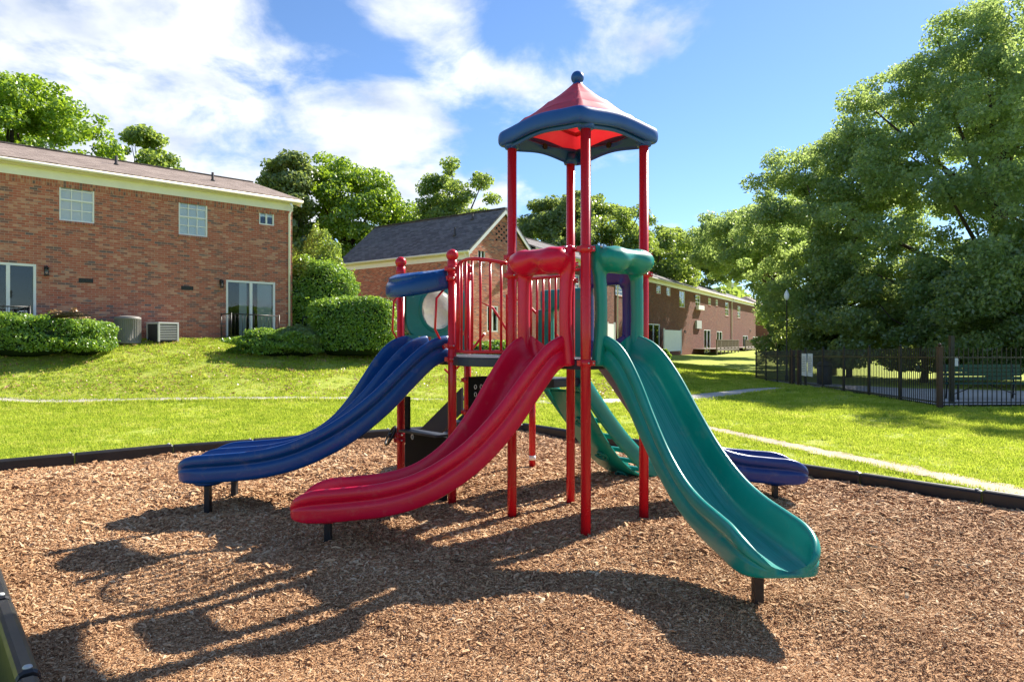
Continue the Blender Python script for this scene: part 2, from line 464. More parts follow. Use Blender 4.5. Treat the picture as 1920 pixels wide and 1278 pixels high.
class MB:
    def __init__(s):
        s.v, s.f, s.sm = [], [], []
    def add(s, verts, faces, smooth=False):
        k = len(s.v)
        s.v += [tuple(v) for v in verts]
        s.f += [tuple(i + k for i in f) for f in faces]
        s.sm += [smooth] * len(faces)
        return s
    def box(s, x0, x1, y0, y1, z0, z1):
        x0, x1 = min(x0, x1), max(x0, x1); y0, y1 = min(y0, y1), max(y0, y1); z0, z1 = min(z0, z1), max(z0, z1)
        v = [(x0, y0, z0), (x1, y0, z0), (x1, y1, z0), (x0, y1, z0), (x0, y0, z1), (x1, y0, z1), (x1, y1, z1), (x0, y1, z1)]
        return s.add(v, [(3, 2, 1, 0), (4, 5, 6, 7), (0, 1, 5, 4), (1, 2, 6, 5), (2, 3, 7, 6), (3, 0, 4, 7)])
    def obox(s, c, ax, ay, az, hx, hy, hz):
        c, ax, ay, az = Vector(c), Vector(ax), Vector(ay), Vector(az)
        v = []
        for sz in (-1, 1):
            for sx, sy in ((-1, -1), (1, -1), (1, 1), (-1, 1)):
                v.append(c + ax * hx * sx + ay * hy * sy + az * hz * sz)
        return s.add(v, [(3, 2, 1, 0), (4, 5, 6, 7), (0, 1, 5, 4), (1, 2, 6, 5), (2, 3, 7, 6), (3, 0, 4, 7)])
    def sweep(s, path, radii, n=10, axis=None, closed=False, power=2.0):
        """elliptical tube along path; radii: number, or list of numbers or (a, b); a is measured along `axis`"""
        P = [Vector(p) for p in path]
        m = len(P)
        rings = []
        prev = None
        for i in range(m):
            if closed:
                T = (P[(i + 1) % m] - P[i - 1]).normalized()
            else:
                T = (P[min(i + 1, m - 1)] - P[max(i - 1, 0)]).normalized()
            if axis is not None:
                A = Vector(axis)
                A = A - T * A.dot(T)
                if A.length < 1e-4:
                    A = T.orthogonal()
            elif prev is None:
                A = T.orthogonal()
            else:
                A = prev - T * prev.dot(T)
            A.normalize()
            prev = A
            B = T.cross(A)
            r = radii[i] if isinstance(radii, list) else radii
            a, b = r if isinstance(r, (tuple, list)) else (r, r)
            ring = []
            for k in range(n):
                t = 2 * math.pi * k / n
                c, d = math.cos(t), math.sin(t)
                if power != 2.0:
                    c = math.copysign(abs(c) ** (2 / power), c); d = math.copysign(abs(d) ** (2 / power), d)
                ring.append(P[i] + A * (a * c) + B * (b * d))
            rings.append(ring)
        v = [p for r in rings for p in r]
        f = []
        for i in range(m if closed else m - 1):
            j = (i + 1) % m
            for k in range(n):
                l = (k + 1) % n
                f.append((i * n + k, i * n + l, j * n + l, j * n + k))
        s.add(v, f, True)
        if not closed:
            k0 = len(s.v) - len(v)
            s.f += [tuple(k0 + i for i in reversed(range(n))), tuple(k0 + (m - 1) * n + i for i in range(n))]
            s.sm += [False, False]
        return s
    def tube(s, path, r, n=8, closed=False):
        return s.sweep(path, r, n, None, closed)
    def lathe(s, prof, c, n=20):
        c = Vector(c)
        v, f = [], []
        m = len(prof)
        for r, z in prof:
            for k in range(n):
                t = 2 * math.pi * k / n
                v.append(c + Vector((r * math.cos(t), r * math.sin(t), z)))
        for i in range(m - 1):
            for k in range(n):
                l = (k + 1) % n
                f.append((i * n + k, i * n + l, (i + 1) * n + l, (i + 1) * n + k))
        f.append(tuple(reversed(range(n)))); f.append(tuple((m - 1) * n + k for k in range(n)))
        return s.add(v, f, True)
    def sphere(s, c, r, n=16, sc=(1, 1, 1)):
        prof = [(max(1e-4, math.sin(math.pi * i / 10)), -math.cos(math.pi * i / 10)) for i in range(11)]
        k = len(s.v)
        s.lathe(prof, (0, 0, 0), n)
        for i in range(k, len(s.v)):
            x, y, z = s.v[i]
            s.v[i] = (c[0] + x * r * sc[0], c[1] + y * r * sc[1], c[2] + z * r * sc[2])
        return s
    def poly(s, pts, thick_vec):
        n = len(pts)
        a = [Vector(p) for p in pts]
        b = [p + Vector(thick_vec) for p in a]
        return s.add(a + b, [tuple(reversed(range(n))), tuple(range(n, 2 * n))] + [(i, (i + 1) % n, n + (i + 1) % n, n + i) for i in range(n)])
    def mesh(s, name, mat, uv=False):
        me = bpy.data.meshes.new(name)
        me.from_pydata(s.v, [], s.f)
        me.polygons.foreach_set('use_smooth', s.sm)
        if mat: me.materials.append(M[mat] if isinstance(mat, str) else mat)
        bm = bmesh.new(); bm.from_mesh(me)
        bmesh.ops.recalc_face_normals(bm, faces=bm.faces)
        bm.to_mesh(me); bm.free()
        if uv:
            lay = me.uv_layers.new(name='UVMap')
            for p in me.polygons:
                nx, ny, nz = abs(p.normal.x), abs(p.normal.y), abs(p.normal.z)
                for li in p.loop_indices:
                    c = me.vertices[me.loops[li].vertex_index].co
                    if uv == 'roof':
                        q = (c.x, math.hypot(c.y, c.z) if ny > .05 else c.z)
                        q = (c.x, c.y * 1.1 + 50)
                    elif nz > .8: q = (c.x, c.y)
                    elif nx > ny: q = (c.y, c.z)
                    else: q = (c.x, c.z)
                    lay.data[li].uv = q
        return me
    def build(s, name, mat, parent=None, uv=False, world=False, bevel=0.0):
        o = bpy.data.objects.new(name, s.mesh(name, mat, uv))
        COL.objects.link(o)
        if parent is not None:
            if world: world_parent(o, parent)
            else: o.parent = parent
        if bevel:
            b = o.modifiers.new('bevel', 'BEVEL'); b.width = bevel; b.segments = 2; b.limit_method = 'ANGLE'; b.angle_limit = R(40)
        return o

def fast_mesh(name, V, quads, mat):
    me = bpy.data.meshes.new(name)
    n = len(quads); k = quads.shape[1]
    me.vertices.add(len(V)); me.vertices.foreach_set('co', np.ascontiguousarray(V, dtype=np.float32).ravel())
    me.loops.add(n * k); me.loops.foreach_set('vertex_index', np.ascontiguousarray(quads, dtype=np.int32).ravel())
    me.polygons.add(n)
    me.polygons.foreach_set('loop_start', np.arange(0, n * k, k, dtype=np.int32))
    me.update(calc_edges=True)
    if mat: me.materials.append(M[mat])
    return me
def link(name, me, parent=None, world=False):
    o = bpy.data.objects.new(name, me)
    COL.objects.link(o)
    if parent is not None:
        if world: world_parent(o, parent)
        else: o.parent = parent
    return o

# ------------------------------------------------------------------ terrain
MULCH = [(-6.87, 8.63), (-5.0, 10.27), (-2.1, 12.05), (-.7, 12.95), (.2, 12.84), (9.0, 2.0), (4.0, -4.08)]
def in_poly(px, py, poly):
    px, py = np.asarray(px, float), np.asarray(py, float)
    ins = np.zeros(px.shape, bool)
    n = len(poly)
    for i in range(n):
        x0, y0 = poly[i]; x1, y1 = poly[(i + 1) % n]
        c = ((y0 > py) != (y1 > py)) & (px < (x1 - x0) * (py - y0) / (y1 - y0 + 1e-12) + x0)
        ins ^= c
    return ins
TP = np.array([
    (-13, 18, .18), (-8, 18, .18), (-3, 18, .17), (0, 18, .14), (3, 18.5, .08), (-20, 14.5, .35),
    (-13, 20, .75), (-9, 20.3, .62), (-5, 20.5, .48), (0, 21, .22),
    (-15.8, 21.2, 1.72), (-12, 24.7, 1.78), (-8.9, 27.6, 1.75), (-20.2, 17.0, 1.62), (-25, 12.6, 1.5), (-12, 34, 1.9), (-20, 30, 2.0), (-30, 22, 2),
    (-5.5, 24, 1.05), (-6, 27, 1.5), (-3, 30, 1.0), (-2.2, 36.3, 1.25), (1.2, 40.7, .95), (-8, 40, 1.5), (-6, 50, 1.6),
    (5.2, 20, .03), (8.9, 24, -.01), (4, 28, .1), (5, 36, .35), (8.5, 45, .45), (12.6, 60.5, .5), (25, 83, .5), (40, 110, .5),
    (10.43, 17, .04), (11.7, 27, -.15), (12.96, 37, -.33), (16, 17, .02), (20, 25, -.1), (18, 37, -.3), (14, 48, -.1), (25, 45, -.2), (40, 40, -.2), (40, 20, 0), (20, 70, .2),
    (0, 14, 0), (5, 14, 0), (10, 13, 0), (18, 12, 0), (-6, 14, 0.03), (-12, 13, 0.08), (0, 5, 0), (8, 5, 0), (-8, 5, 0), (0, -5, 0), (15, 0, 0), (-15, 0, 0.1), (-20, 8, .5),
    (60, 60, 0), (-50, 40, 2), (0, 100, 1), (60, 110, .5), (-60, 100, 2), (60, 0, 0), (-60, 0, 1), (0, -40, 0), (0, 70, 1)], float)
def _tps_fit(P):
    n = len(P)
    d = np.hypot(P[:, None, 0] - P[None, :, 0], P[:, None, 1] - P[None, :, 1])
    K = np.where(d > 0, d * d * np.log(d + 1e-12), 0) + np.eye(n) * .5
    A = np.zeros((n + 3, n + 3)); A[:n, :n] = K
    A[:n, n] = 1; A[:n, n + 1:] = P[:, :2]; A[n, :n] = 1; A[n + 1:, :n] = P[:, :2].T
    return np.linalg.solve(A, np.concatenate([P[:, 2], np.zeros(3)]))
TW = _tps_fit(TP)
def ground(x, y):
    x = np.clip(np.asarray(x, float), -60, 60); y = np.clip(np.asarray(y, float), -40, 115)
    shp = x.shape
    xf, yf = x.ravel(), y.ravel()
    out = np.zeros(xf.shape)
    for a in range(0, len(xf), 20000):
        xs, ys = xf[a:a + 20000], yf[a:a + 20000]
        d = np.hypot(xs[:, None] - TP[None, :, 0], ys[:, None] - TP[None, :, 1])
        out[a:a + 20000] = (np.where(d > 0, d * d * np.log(d + 1e-12), 0) @ TW[:len(TP)]) + TW[-3] + TW[-2] * xs + TW[-1] * ys
    # level play area in front
    t = np.clip((yf - 11.5) / 4.0, 0, 1)
    t = t * t * (3 - 2 * t)
    side = np.clip((np.abs(xf) - 9) / 6, 0, 1)
    t = np.maximum(t, side * side)
    sd = (xf + 6.87) * -.7584 + (yf - 8.63) * -.6516          # > 0 outside the near left border edge
    w = np.clip(sd / .25, 0, 1) * np.clip((7.5 - yf) / 2, 0, 1)
    return (out * t - .20 * w).reshape(shp)
def gz(x, y):
    return float(ground(np.array([x]), np.array([y]))[0])

def axis_vals(lo, hi, fine_lo, fine_hi, step):
    c = list(np.arange(fine_lo, fine_hi + 1e-6, step))
    a, b, s = fine_lo, fine_hi, step
    while a > lo:
        s *= 1.35; a -= s; c.insert(0, a)
    s = step
    while b < hi:
        s *= 1.35; b += s; c.append(b)
    return np.array(c)
gx = axis_vals(-900, 900, -26, 26, .4)
gy = axis_vals(-300, 1500, -4, 48, .4)
GX, GY = np.meshgrid(gx, gy)
GZ = ground(GX, GY) - 0.02
GZ[in_poly(GX, GY, MULCH)] -= 0.05
V = np.stack([GX.ravel(), GY.ravel(), GZ.ravel()], 1)
nx_, ny_ = len(gx), len(gy)
ii = (np.arange(ny_ - 1)[:, None] * nx_ + np.arange(nx_ - 1)[None, :]).ravel()
Q = np.stack([ii, ii + 1, ii + nx_ + 1, ii + nx_], 1)
terrain = link('ground', fast_mesh('ground', V, Q, 'lawn'))
for p in terrain.data.polygons: p.use_smooth = True
tag(terrain, 'sunlit grassy ground rising to the brick buildings', 'ground', kind='structure')

# mulch bed: a lumpy sheet inside the border
def mulch_z(x, y):
    holl = 0
    for hx_, hy_, a_ in ((-2.05, 5.8, .055), (-3.5, 7.15, .05), (1.68, 3.75, .06), (3.4, 7.4, .05)):
        d2 = (x - hx_) ** 2 + (y - hy_) ** 2
        holl = holl - a_ * np.exp(-d2 / .16) + a_ * .45 * np.exp(-(np.sqrt(d2) - .75) ** 2 / .05)
    return holl + .012 * np.sin(x * 2.1 + 1.3 * np.sin(y * 1.7)) + .010 * np.sin(y * 3.1 + x * 1.1) + .006 * np.sin(7 * x + 3 * y) + .005 * np.sin(9 * y - 4 * x)
def clip_poly_sheet(name, poly, step, zf, mat):
    bm = bmesh.new()
    bm.faces.new([bm.verts.new((x, y, 0)) for x, y in poly])
    xs = [p[0] for p in poly]; ys = [p[1] for p in poly]
    for x in np.arange(min(xs) + step, max(xs), step):
        bmesh.ops.bisect_plane(bm, geom=bm.verts[:] + bm.edges[:] + bm.faces[:], plane_co=(x, 0, 0), plane_no=(1, 0, 0))
    for y in np.arange(min(ys) + step, max(ys), step):
        bmesh.ops.bisect_plane(bm, geom=bm.verts[:] + bm.edges[:] + bm.faces[:], plane_co=(0, y, 0), plane_no=(0, 1, 0))
    bm.verts.ensure_lookup_table()
    a = np.array([(v.co.x, v.co.y) for v in bm.verts])
    z = zf(a[:, 0], a[:, 1])
    for v, q in zip(bm.verts, z):
        v.co.z = q
    bmesh.ops.recalc_face_normals(bm, faces=bm.faces)
    me = bpy.data.meshes.new(name); bm.to_mesh(me); bm.free()
    if me.polygons[0].normal.z < 0: me.flip_normals()
    me.materials.append(M[mat])
    for p in me.polygons: p.use_smooth = True
    return link(name, me)
bed = clip_poly_sheet('mulch_bed', MULCH, .16, mulch_z, 'mulch_bed')
tag(bed, 'brown wood mulch bed under the play structure', 'mulch', kind='structure')

# paths: draped strips
def strip(name, pts, widths, mat, label, cat, lift=.015, sub=8, rag=0.0):
    P = [Vector((x, y, 0)) for x, y in pts]
    C, Wd = [], []
    for i in range(len(P) - 1):
        for k in range(sub):
            t = k / sub
            a, b, c, d = P[max(i - 1, 0)], P[i], P[i + 1], P[min(i + 2, len(P) - 1)]
            C.append(.5 * ((2 * b) + (c - a) * t + (2 * a - 5 * b + 4 * c - d) * t * t + (3 * b - a - 3 * c + d) * t ** 3))
            Wd.append(widths[i] * (1 - t) + widths[i + 1] * t)
    C.append(P[-1]); Wd.append(widths[-1])
    V, Fc = [], []
    m = 5
    for i, c in enumerate(C):
        T = (C[min(i + 1, len(C) - 1)] - C[max(i - 1, 0)]).normalized()
        N = Vector((-T.y, T.x, 0))
        w1 = Wd[i] * (1 + rag * random.uniform(-1, 1)); w2 = Wd[i] * (1 + rag * random.uniform(-1, 1))
        for k in range(m):
            u = -1 + 2 * k / (m - 1)
            q = c + N * (u * .5 * (w1 if u < 0 else w2))
            V.append((q.x, q.y))
    V = np.array(V)
    Z = ground(V[:, 0], V[:, 1]) + lift
    for i in range(len(C) - 1):
        for k in range(m - 1):
            Fc.append((i * m + k, i * m + k + 1, (i + 1) * m + k + 1, (i + 1) * m + k))
    me = fast_mesh(name, np.column_stack([V, Z]), np.array(Fc), mat)
    for p in me.polygons: p.use_smooth = True
    o = link(name, me)
    if me.polygons[0].normal.z < 0: me.flip_normals()
    return tag(o, label, cat, kind='structure')
WALK = [(-26, 14.2), (-20, 16.9), (-14, 17.8), (-8, 18.0), (-3, 18.0), (1.2, 17.9), (3.2, 18.6), (5.3, 20.2), (7.4, 22.6), (9.9, 25.6), (12.0, 26.6)]
strip('footpath', WALK, [.5, .45, .42, .42, .45, .8, 1.3, 1.4, 1.3, 1.3, 1.3], 'concrete', 'pale concrete footpath crossing the lawn to the pool gate', 'path', lift=.02)
WORN = [(2.9, 15.6), (3.55, 14.3), (4.1, 12.4), (4.55, 10.9), (5.0, 9.6), (5.45, 8.2), (6.1, 6.2), (7.0, 4.0)]
strip('worn_path', WORN, [.2, .30, .36, .42, .48, .54, .56, .56], 'dirt', 'narrow bare dirt path worn through the grass beside the border', 'path', lift=.012, sub=10, rag=.35)

# ------------------------------------------------------------------ scattering (mulch chips, grass, leaves)
def scatter(name, P, rot, scl, sources, mat, label, cat):
    me = bpy.data.meshes.new(name)
    me.vertices.add(len(P)); me.vertices.foreach_set('co', np.ascontiguousarray(P, dtype=np.float32).ravel())
    a = me.attributes.new('rot', 'FLOAT_VECTOR', 'POINT'); a.data.foreach_set('vector', np.ascontiguousarray(rot, dtype=np.float32).ravel())
    a = me.attributes.new('scl', 'FLOAT_VECTOR', 'POINT'); a.data.foreach_set('vector', np.ascontiguousarray(scl, dtype=np.float32).ravel())
    a = me.attributes.new('idx', 'INT', 'POINT'); a.data.foreach_set('value', rng.integers(0, len(sources), len(P)).astype(np.int32))
    o = link(name, me)
    g = bpy.data.node_groups.new(name, 'GeometryNodeTree')
    g.interface.new_socket('Geometry', in_out='INPUT', socket_type='NodeSocketGeometry')
    g.interface.new_socket('Geometry', in_out='OUTPUT', socket_type='NodeSocketGeometry')
    n, l = g.nodes, g.links
    gi, go = n.new('NodeGroupInput'), n.new('NodeGroupOutput')
    iop = n.new('GeometryNodeInstanceOnPoints')
    l.new(gi.outputs[0], iop.inputs['Points'])
    g2i = n.new('GeometryNodeGeometryToInstance')
    for sme in sources:
        so = bpy.data.objects.new(sme.name, sme)
        oi = n.new('GeometryNodeObjectInfo')
        oi.inputs['Object'].default_value = so
        l.new(oi.outputs['Geometry'], g2i.inputs[0])
    l.new(g2i.outputs[0], iop.inputs['Instance'])
    iop.inputs['Pick Instance'].default_value = True
    for nm, ty, sk in (('rot', 'FLOAT_VECTOR', 'Rotation'), ('scl', 'FLOAT_VECTOR', 'Scale'), ('idx', 'INT', 'Instance Index')):
        na = n.new('GeometryNodeInputNamedAttribute'); na.data_type = ty; na.inputs['Name'].default_value = nm
        l.new(na.outputs['Attribute'], iop.inputs[sk])
    l.new(iop.outputs[0], go.inputs[0])
    md = o.modifiers.new('scatter', 'NODES'); md.node_group = g
    me.materials.append(M[mat])
    return tag(o, label, cat, kind='stuff')

def chip_mesh(i):
    L, W, T = 1.0, random.uniform(.22, .4), random.uniform(.08, .16)
    V = []
    for k, x in enumerate((-.5, -.05, .5)):
        w = W * (.55, 1, .45)[k] * random.uniform(.8, 1.2)
        b = .10 * (1 - (2 * x) ** 2) + random.uniform(-.03, .03)
        for y, z in ((-.5, 0), (.5, 0), (.5, 1), (-.5, 1)):
            V.append((x * L, y * w, b + z * T))
    Fc = [(3, 2, 1, 0), (8, 9, 10, 11)]
    for k in (0, 4):
        for j in range(4):
            Fc.append((k + j, k + (j + 1) % 4, k + 4 + (j + 1) % 4, k + 4 + j))
    me = bpy.data.meshes.new('mulch_chip_%d' % i); me.from_pydata(V, [], Fc); me.materials.append(M['mulch_chip'])
    return me
def sample_box(n, x0, x1, y0, y1):
    return rng.uniform(x0, x1, n), rng.uniform(y0, y1, n)
def in_view(x, y, margin=1.0):
    """a generous wedge round the view, so that nothing is built behind the photographer"""
    return np.abs(x) < (y * .80 + margin + .6)
x, y = sample_box(2800000, -7, 9, 2.2, 13)
k = in_poly(x, y, MULCH) & in_view(x, y)
x, y = x[k], y[k]
keep = rng.random(len(x)) < np.clip(4.4 / np.maximum(y, 1), .30, 1.0) ** 1.2
x, y = x[keep], y[keep]
print('chips', len(x))
z = mulch_z(x, y) + rng.uniform(-.004, .012, len(x))
lng = np.clip(rng.lognormal(math.log(.0155), .50, len(x)), .007, .07) * np.clip(y / 4.8, .74, 1.8)
rot = np.stack([rng.normal(0, .35, len(x)), rng.normal(0, .30, len(x)), rng.uniform(0, 6.283, len(x))], 1)
scl = np.stack([lng, lng * rng.uniform(.7, 1.2, len(x)), lng * rng.uniform(.7, 1.3, len(x))], 1)
scatter('mulch_chips', np.stack([x, y, z], 1), rot, scl, [chip_mesh(i) for i in range(6)], 'mulch_chip', 'loose brown wood mulch chips covering the play area', 'mulch')

def tuft_mesh(i, n, h, spread):
    V, Fc = [], []
    for _ in range(n):
        a = random.uniform(0, 6.283); r = spread * math.sqrt(random.random())
        bx, by = r * math.cos(a), r * math.sin(a)
        d = random.uniform(0, 6.283); hh = h * random.uniform(.55, 1.15); w = random.uniform(.0035, .006)
        lean = random.uniform(.1, .75) * hh
        px, py = -math.sin(d) * w, math.cos(d) * w
        lx, ly = math.cos(d) * lean, math.sin(d) * lean
        k = len(V)
        V += [(bx - px, by - py, -.01), (bx + px, by + py, -.01), (bx + px * .8 + lx * .4, by + py * .8 + ly * .4, hh * .6), (bx - px * .8 + lx * .4, by - py * .8 + ly * .4, hh * .6), (bx + lx, by + ly, hh * .95)]
        Fc += [(k, k + 1, k + 2, k + 3), (k + 3, k + 2, k + 4)]
    me = bpy.data.meshes.new('grass_tuft_%d' % i); me.from_pydata(V, [], Fc); me.materials.append(M['grass_blade'])
    return me
PATHS = []
def near_path(x, y, pts, hw):
    d = np.full(x.shape, 1e9)
    for (x0, y0), (x1, y1) in zip(pts[:-1], pts[1:]):
        L2 = (x1 - x0) ** 2 + (y1 - y0) ** 2
        t = np.clip(((x - x0) * (x1 - x0) + (y - y0) * (y1 - y0)) / L2, 0, 1)
        d = np.minimum(d, np.hypot(x - x0 - t * (x1 - x0), y - y0 - t * (y1 - y0)))
    return d < hw
WALL1 = [(-24.87, 12.95), (-8.83, 28.0)]
def lawn_points(n, x0, x1, y0, y1):
    x, y = sample_box(n, x0, x1, y0, y1)
    k = ~in_poly(x, y, [(px * 1.012 + (.0), py + (.06 if py > 8 else -.06)) for px, py in MULCH]) & in_view(x, y, 2.0)
    k &= ~(near_path(x, y, WALK[:6], .16) & (rng.random(n) < .7)) & ~near_path(x, y, WALK[5:], .56) & ~(near_path(x, y, WORN, .19) & (rng.random(n) < .85))
    # behind the left building's wall
    k &= ((x + 24.87) * -.684 + (y - 12.95) * .729) < -.25
    # pool deck
    k &= ~in_poly(x, y, [(10.6, 17.3), (30, 17.3), (30, 38), (13.1, 38)])
    pn = np.sin(x * 1.3 + 2 * np.sin(y * .7)) * np.sin(y * 1.1 + 1.4 * np.sin(x * .9))
    pn = pn + .5 * np.sin(x * 3.7 + 1.9 * np.sin(y * 2.3)) * np.sin(y * 3.1 + np.sin(x * 2.9))
    k &= rng.random(n) < np.clip(.80 + .60 * pn, .10, 1)
    return x[k], y[k]
xs, ys, hs = [], [], []
for n, bx, hgt in ((56000, (-14, 14, 6.5, 13.5), 1.0), (36000, (-16, 14, 13.5, 18.2), 1.0), (30000, (-17, 12, 18.2, 28), .72), (26000, (-6, 14, 28, 46), 1.1)):
    a, b = lawn_points(n, *bx)
    xs.append(a); ys.append(b); hs.append(np.full(len(a), hgt))
def edge_tufts(pts, lo, hi, per_m):
    ex_, ey_ = [], []
    for (x0, y0), (x1, y1) in zip(pts[:-1], pts[1:]):
        L_ = math.hypot(x1 - x0, y1 - y0); n_ = int(L_ * per_m)
        t_ = rng.random(n_); o_ = rng.uniform(lo, hi, n_) * rng.choice([-1, 1], n_)
        ex_.append(x0 + (x1 - x0) * t_ - (y1 - y0) / L_ * o_); ey_.append(y0 + (y1 - y0) * t_ + (x1 - x0) / L_ * o_)
    return np.concatenate(ex_), np.concatenate(ey_)
for pts_, lo_, hi_, pm_ in ((WORN, .17, .34, 170), (WALK[1:6], .14, .30, 130), (WALK[5:], .55, .75, 120)):
    a, b = edge_tufts(pts_, lo_, hi_, pm_)
    kk = ~in_poly(a, b, MULCH)
    xs.append(a[kk]); ys.append(b[kk]); hs.append(np.full(int(kk.sum()), 1.25))
a, b = edge_tufts(MULCH[:6], .05, .16, 120)
kk = ~in_poly(a, b, [(px * 1.004, py + .07) for px, py in MULCH]) & (b > 6.3)
xs.append(a[kk]); ys.append(b[kk]); hs.append(np.full(int(kk.sum()), 1.5))
x, y, h = np.concatenate(xs), np.concatenate(ys), np.concatenate(hs)
print('tufts', len(x))
z = ground(x, y) - .02
s = rng.uniform(.7, 1.25, len(x)) * np.clip(y / 12, .85, 2.2) ** .8
scatter('lawn_grass', np.stack([x, y, z], 1), np.stack([rng.normal(0, .12, len(x)), rng.normal(0, .12, len(x)), rng.uniform(0, 6.283, len(x))], 1),
        np.stack([s, s, s * h * rng.uniform(.6, 1.1, len(x))], 1), [tuft_mesh(i, 16, .055, .075) for i in range(5)], 'grass_blade', 'short bright green lawn grass around the play area', 'grass')
# fallen leaves on the bank
def dead_leaf(i):
    V = [(-.5, 0, 0), (-.1, .28, .08), (.5, .05, .02), (-.05, -.26, .10)]
    me = bpy.data.meshes.new('dead_leaf_%d' % i); me.from_pydata(V, [], [(0, 1, 3), (1, 2, 3)]); me.materials.append(M['leaf_dry'])
    return me
x, y = lawn_points(9500, -17, 4, 18.3, 27)
z = ground(x, y) + .05
s = rng.uniform(.05, .11, len(x))
scatter('fallen_leaves', np.stack([x, y, z], 1), np.stack([rng.normal(0, .4, len(x)), rng.normal(0, .4, len(x)), rng.uniform(0, 6.283, len(x))], 1), np.stack([s, s, s], 1),
        [dead_leaf(0)], 'leaf_dry', 'dry brown leaves fallen on the grass bank', 'leaves')

# ------------------------------------------------------------------ buildings
class Bld:
    """local frame: x along the front wall, y into the building, z up"""
    def __init__(s, name, o, ang, base, label):
        s.o = Vector((o[0], o[1], 0)); s.ang = ang; s.base = base
        s.a = Vector((math.cos(ang), math.sin(ang), 0)); s.b = Vector((-math.sin(ang), math.cos(ang), 0))
        s.root = empty(name, (o[0], o[1], base), ang)
        tag(s.root, label, 'building')
    def px(s, x, y, dep=0.0):
        d = Vector(((x - 960) / F_PX, 1, (639 - y) / F_PX))
        t = (s.o + s.b * dep).dot(s.b) / d.dot(s.b)
        P = d * t
        return (P - s.o).dot(s.a), P.z + CAM_H - s.base
    def pxr(s, x0, y0, x1, y1):
        """pixel box -> wall rectangle"""
        xm, ym = (x0 + x1) / 2, (y0 + y1) / 2
        l, _ = s.px(x0, ym); r, _ = s.px(x1, ym); _, t = s.px(xm, y0); _, b = s.px(xm, y1)
        return l, r, b, t

def wall_mesh(mb, L0, L1, z0, z1, holes, mapf, depth=.11):
    xs = sorted({L0, L1, *[h[0] for h in holes], *[h[1] for h in holes]})
    zs = sorted({z0, z1, *[h[2] for h in holes], *[h[3] for h in holes]})
    xs = [v for v in xs if L0 <= v <= L1]; zs = [v for v in zs if z0 <= v <= z1]
    for i in range(len(xs) - 1):
        for j in range(len(zs) - 1):
            cx, cz = (xs[i] + xs[i + 1]) / 2, (zs[j] + zs[j + 1]) / 2
            if any(h[0] < cx < h[1] and h[2] < cz < h[3] for h in holes):
                continue
            mb.add([mapf(xs[i], 0, zs[j]), mapf(xs[i + 1], 0, zs[j]), mapf(xs[i + 1], 0, zs[j + 1]), mapf(xs[i], 0, zs[j + 1])], [(0, 1, 2, 3)])
    for a, b, c, d in holes:
        for p, q in (((a, c), (b, c)), ((b, c), (b, d)), ((b, d), (a, d)), ((a, d), (a, c))):
            mb.add([mapf(p[0], 0, p[1]), mapf(q[0], 0, q[1]), mapf(q[0], depth, q[1]), mapf(p[0], depth, p[1])], [(0, 1, 2, 3)])

def sbox(mb, mapf, s0, s1, d0, d1, z0, z1):
    p, q = mapf(s0, d0, z0), mapf(s1, d1, z1)
    return mb.box(p[0], q[0], p[1], q[1], p[2], q[2])

def window(B, rect, mapf, kind='sash', cols=3, rows=4, sill=True, blind_to=0.0):
    a, b, c, d = rect
    root = B.root
    f = MB(); t = .05
    for s0, s1, z0, z1 in ((a, b, d - t, d), (a, b, c, c + t), (a, a + t, c + t, d - t), (b - t, b, c + t, d - t)):
        sbox(f, mapf, s0 + .001, s1 - .001, .012, .085, z0 + .001, z1 - .001)
    if kind == 'sash':
        zm = (c + d) / 2
        sbox(f, mapf, a + t, b - t, .02, .075, zm - .025, zm + .025)
    elif kind == 'slide':
        xm = (a + b) / 2
        sbox(f, mapf, xm - .03, xm + .03, .02, .075, c + t, d - t)
    w = f.build('window', 'white_paint', root)
    ia, ib, ic, id_ = a + t, b - t, c + t, d - t
    if kind == 'sash':
        mb = MB()
        for i in range(1, cols):
            xx = ia + (ib - ia) * i / cols
            sbox(mb, mapf, xx - .015, xx + .015, .042, .058, ic, id_)
        for j in range(1, rows):
            zz = ic + (id_ - ic) * j / rows
            if abs(zz - (c + d) / 2) > .03:
                sbox(mb, mapf, ia, ib, .044, .056, zz - .015, zz + .015)
        mb.build('muntin', 'white_paint', w)
    else:
        cols, rows = (2, 1) if kind == 'slide' else (1, 1)
    for i in range(cols):
        for j in range(rows):
            x0, x1 = ia + (ib - ia) * i / cols + .002, ia + (ib - ia) * (i + 1) / cols - .002
            z0, z1 = ic + (id_ - ic) * j / rows + .002, ic + (id_ - ic) * (j + 1) / rows - .002
            sbox(MB(), mapf, x0, x1, .060, .066, z0, z1).build('pane', 'glass', w)
    if blind_to < 1:
        z0 = ic + (id_ - ic) * blind_to
        bl = MB()
        nsl = max(4, int((id_ - z0) / .055))
        for k in range(nsl):
            zz = z0 + (id_ - z0) * (k + .5) / nsl
            hgt = (id_ - z0) / nsl
            p = [mapf(ia, .074, zz - hgt * .55), mapf(ib, .074, zz - hgt * .55), mapf(ib, .088, zz + hgt * .5), mapf(ia, .088, zz + hgt * .5)]
            bl.add(p, [(0, 1, 2, 3)])
        bl.build('blind', 'blind', w)
    if sill:
        sbox(MB(), mapf, a - .04, b + .04, -.035, .05, c - .085, c - .003).build('sill', 'brick_soldier', root, uv=True)
    return w

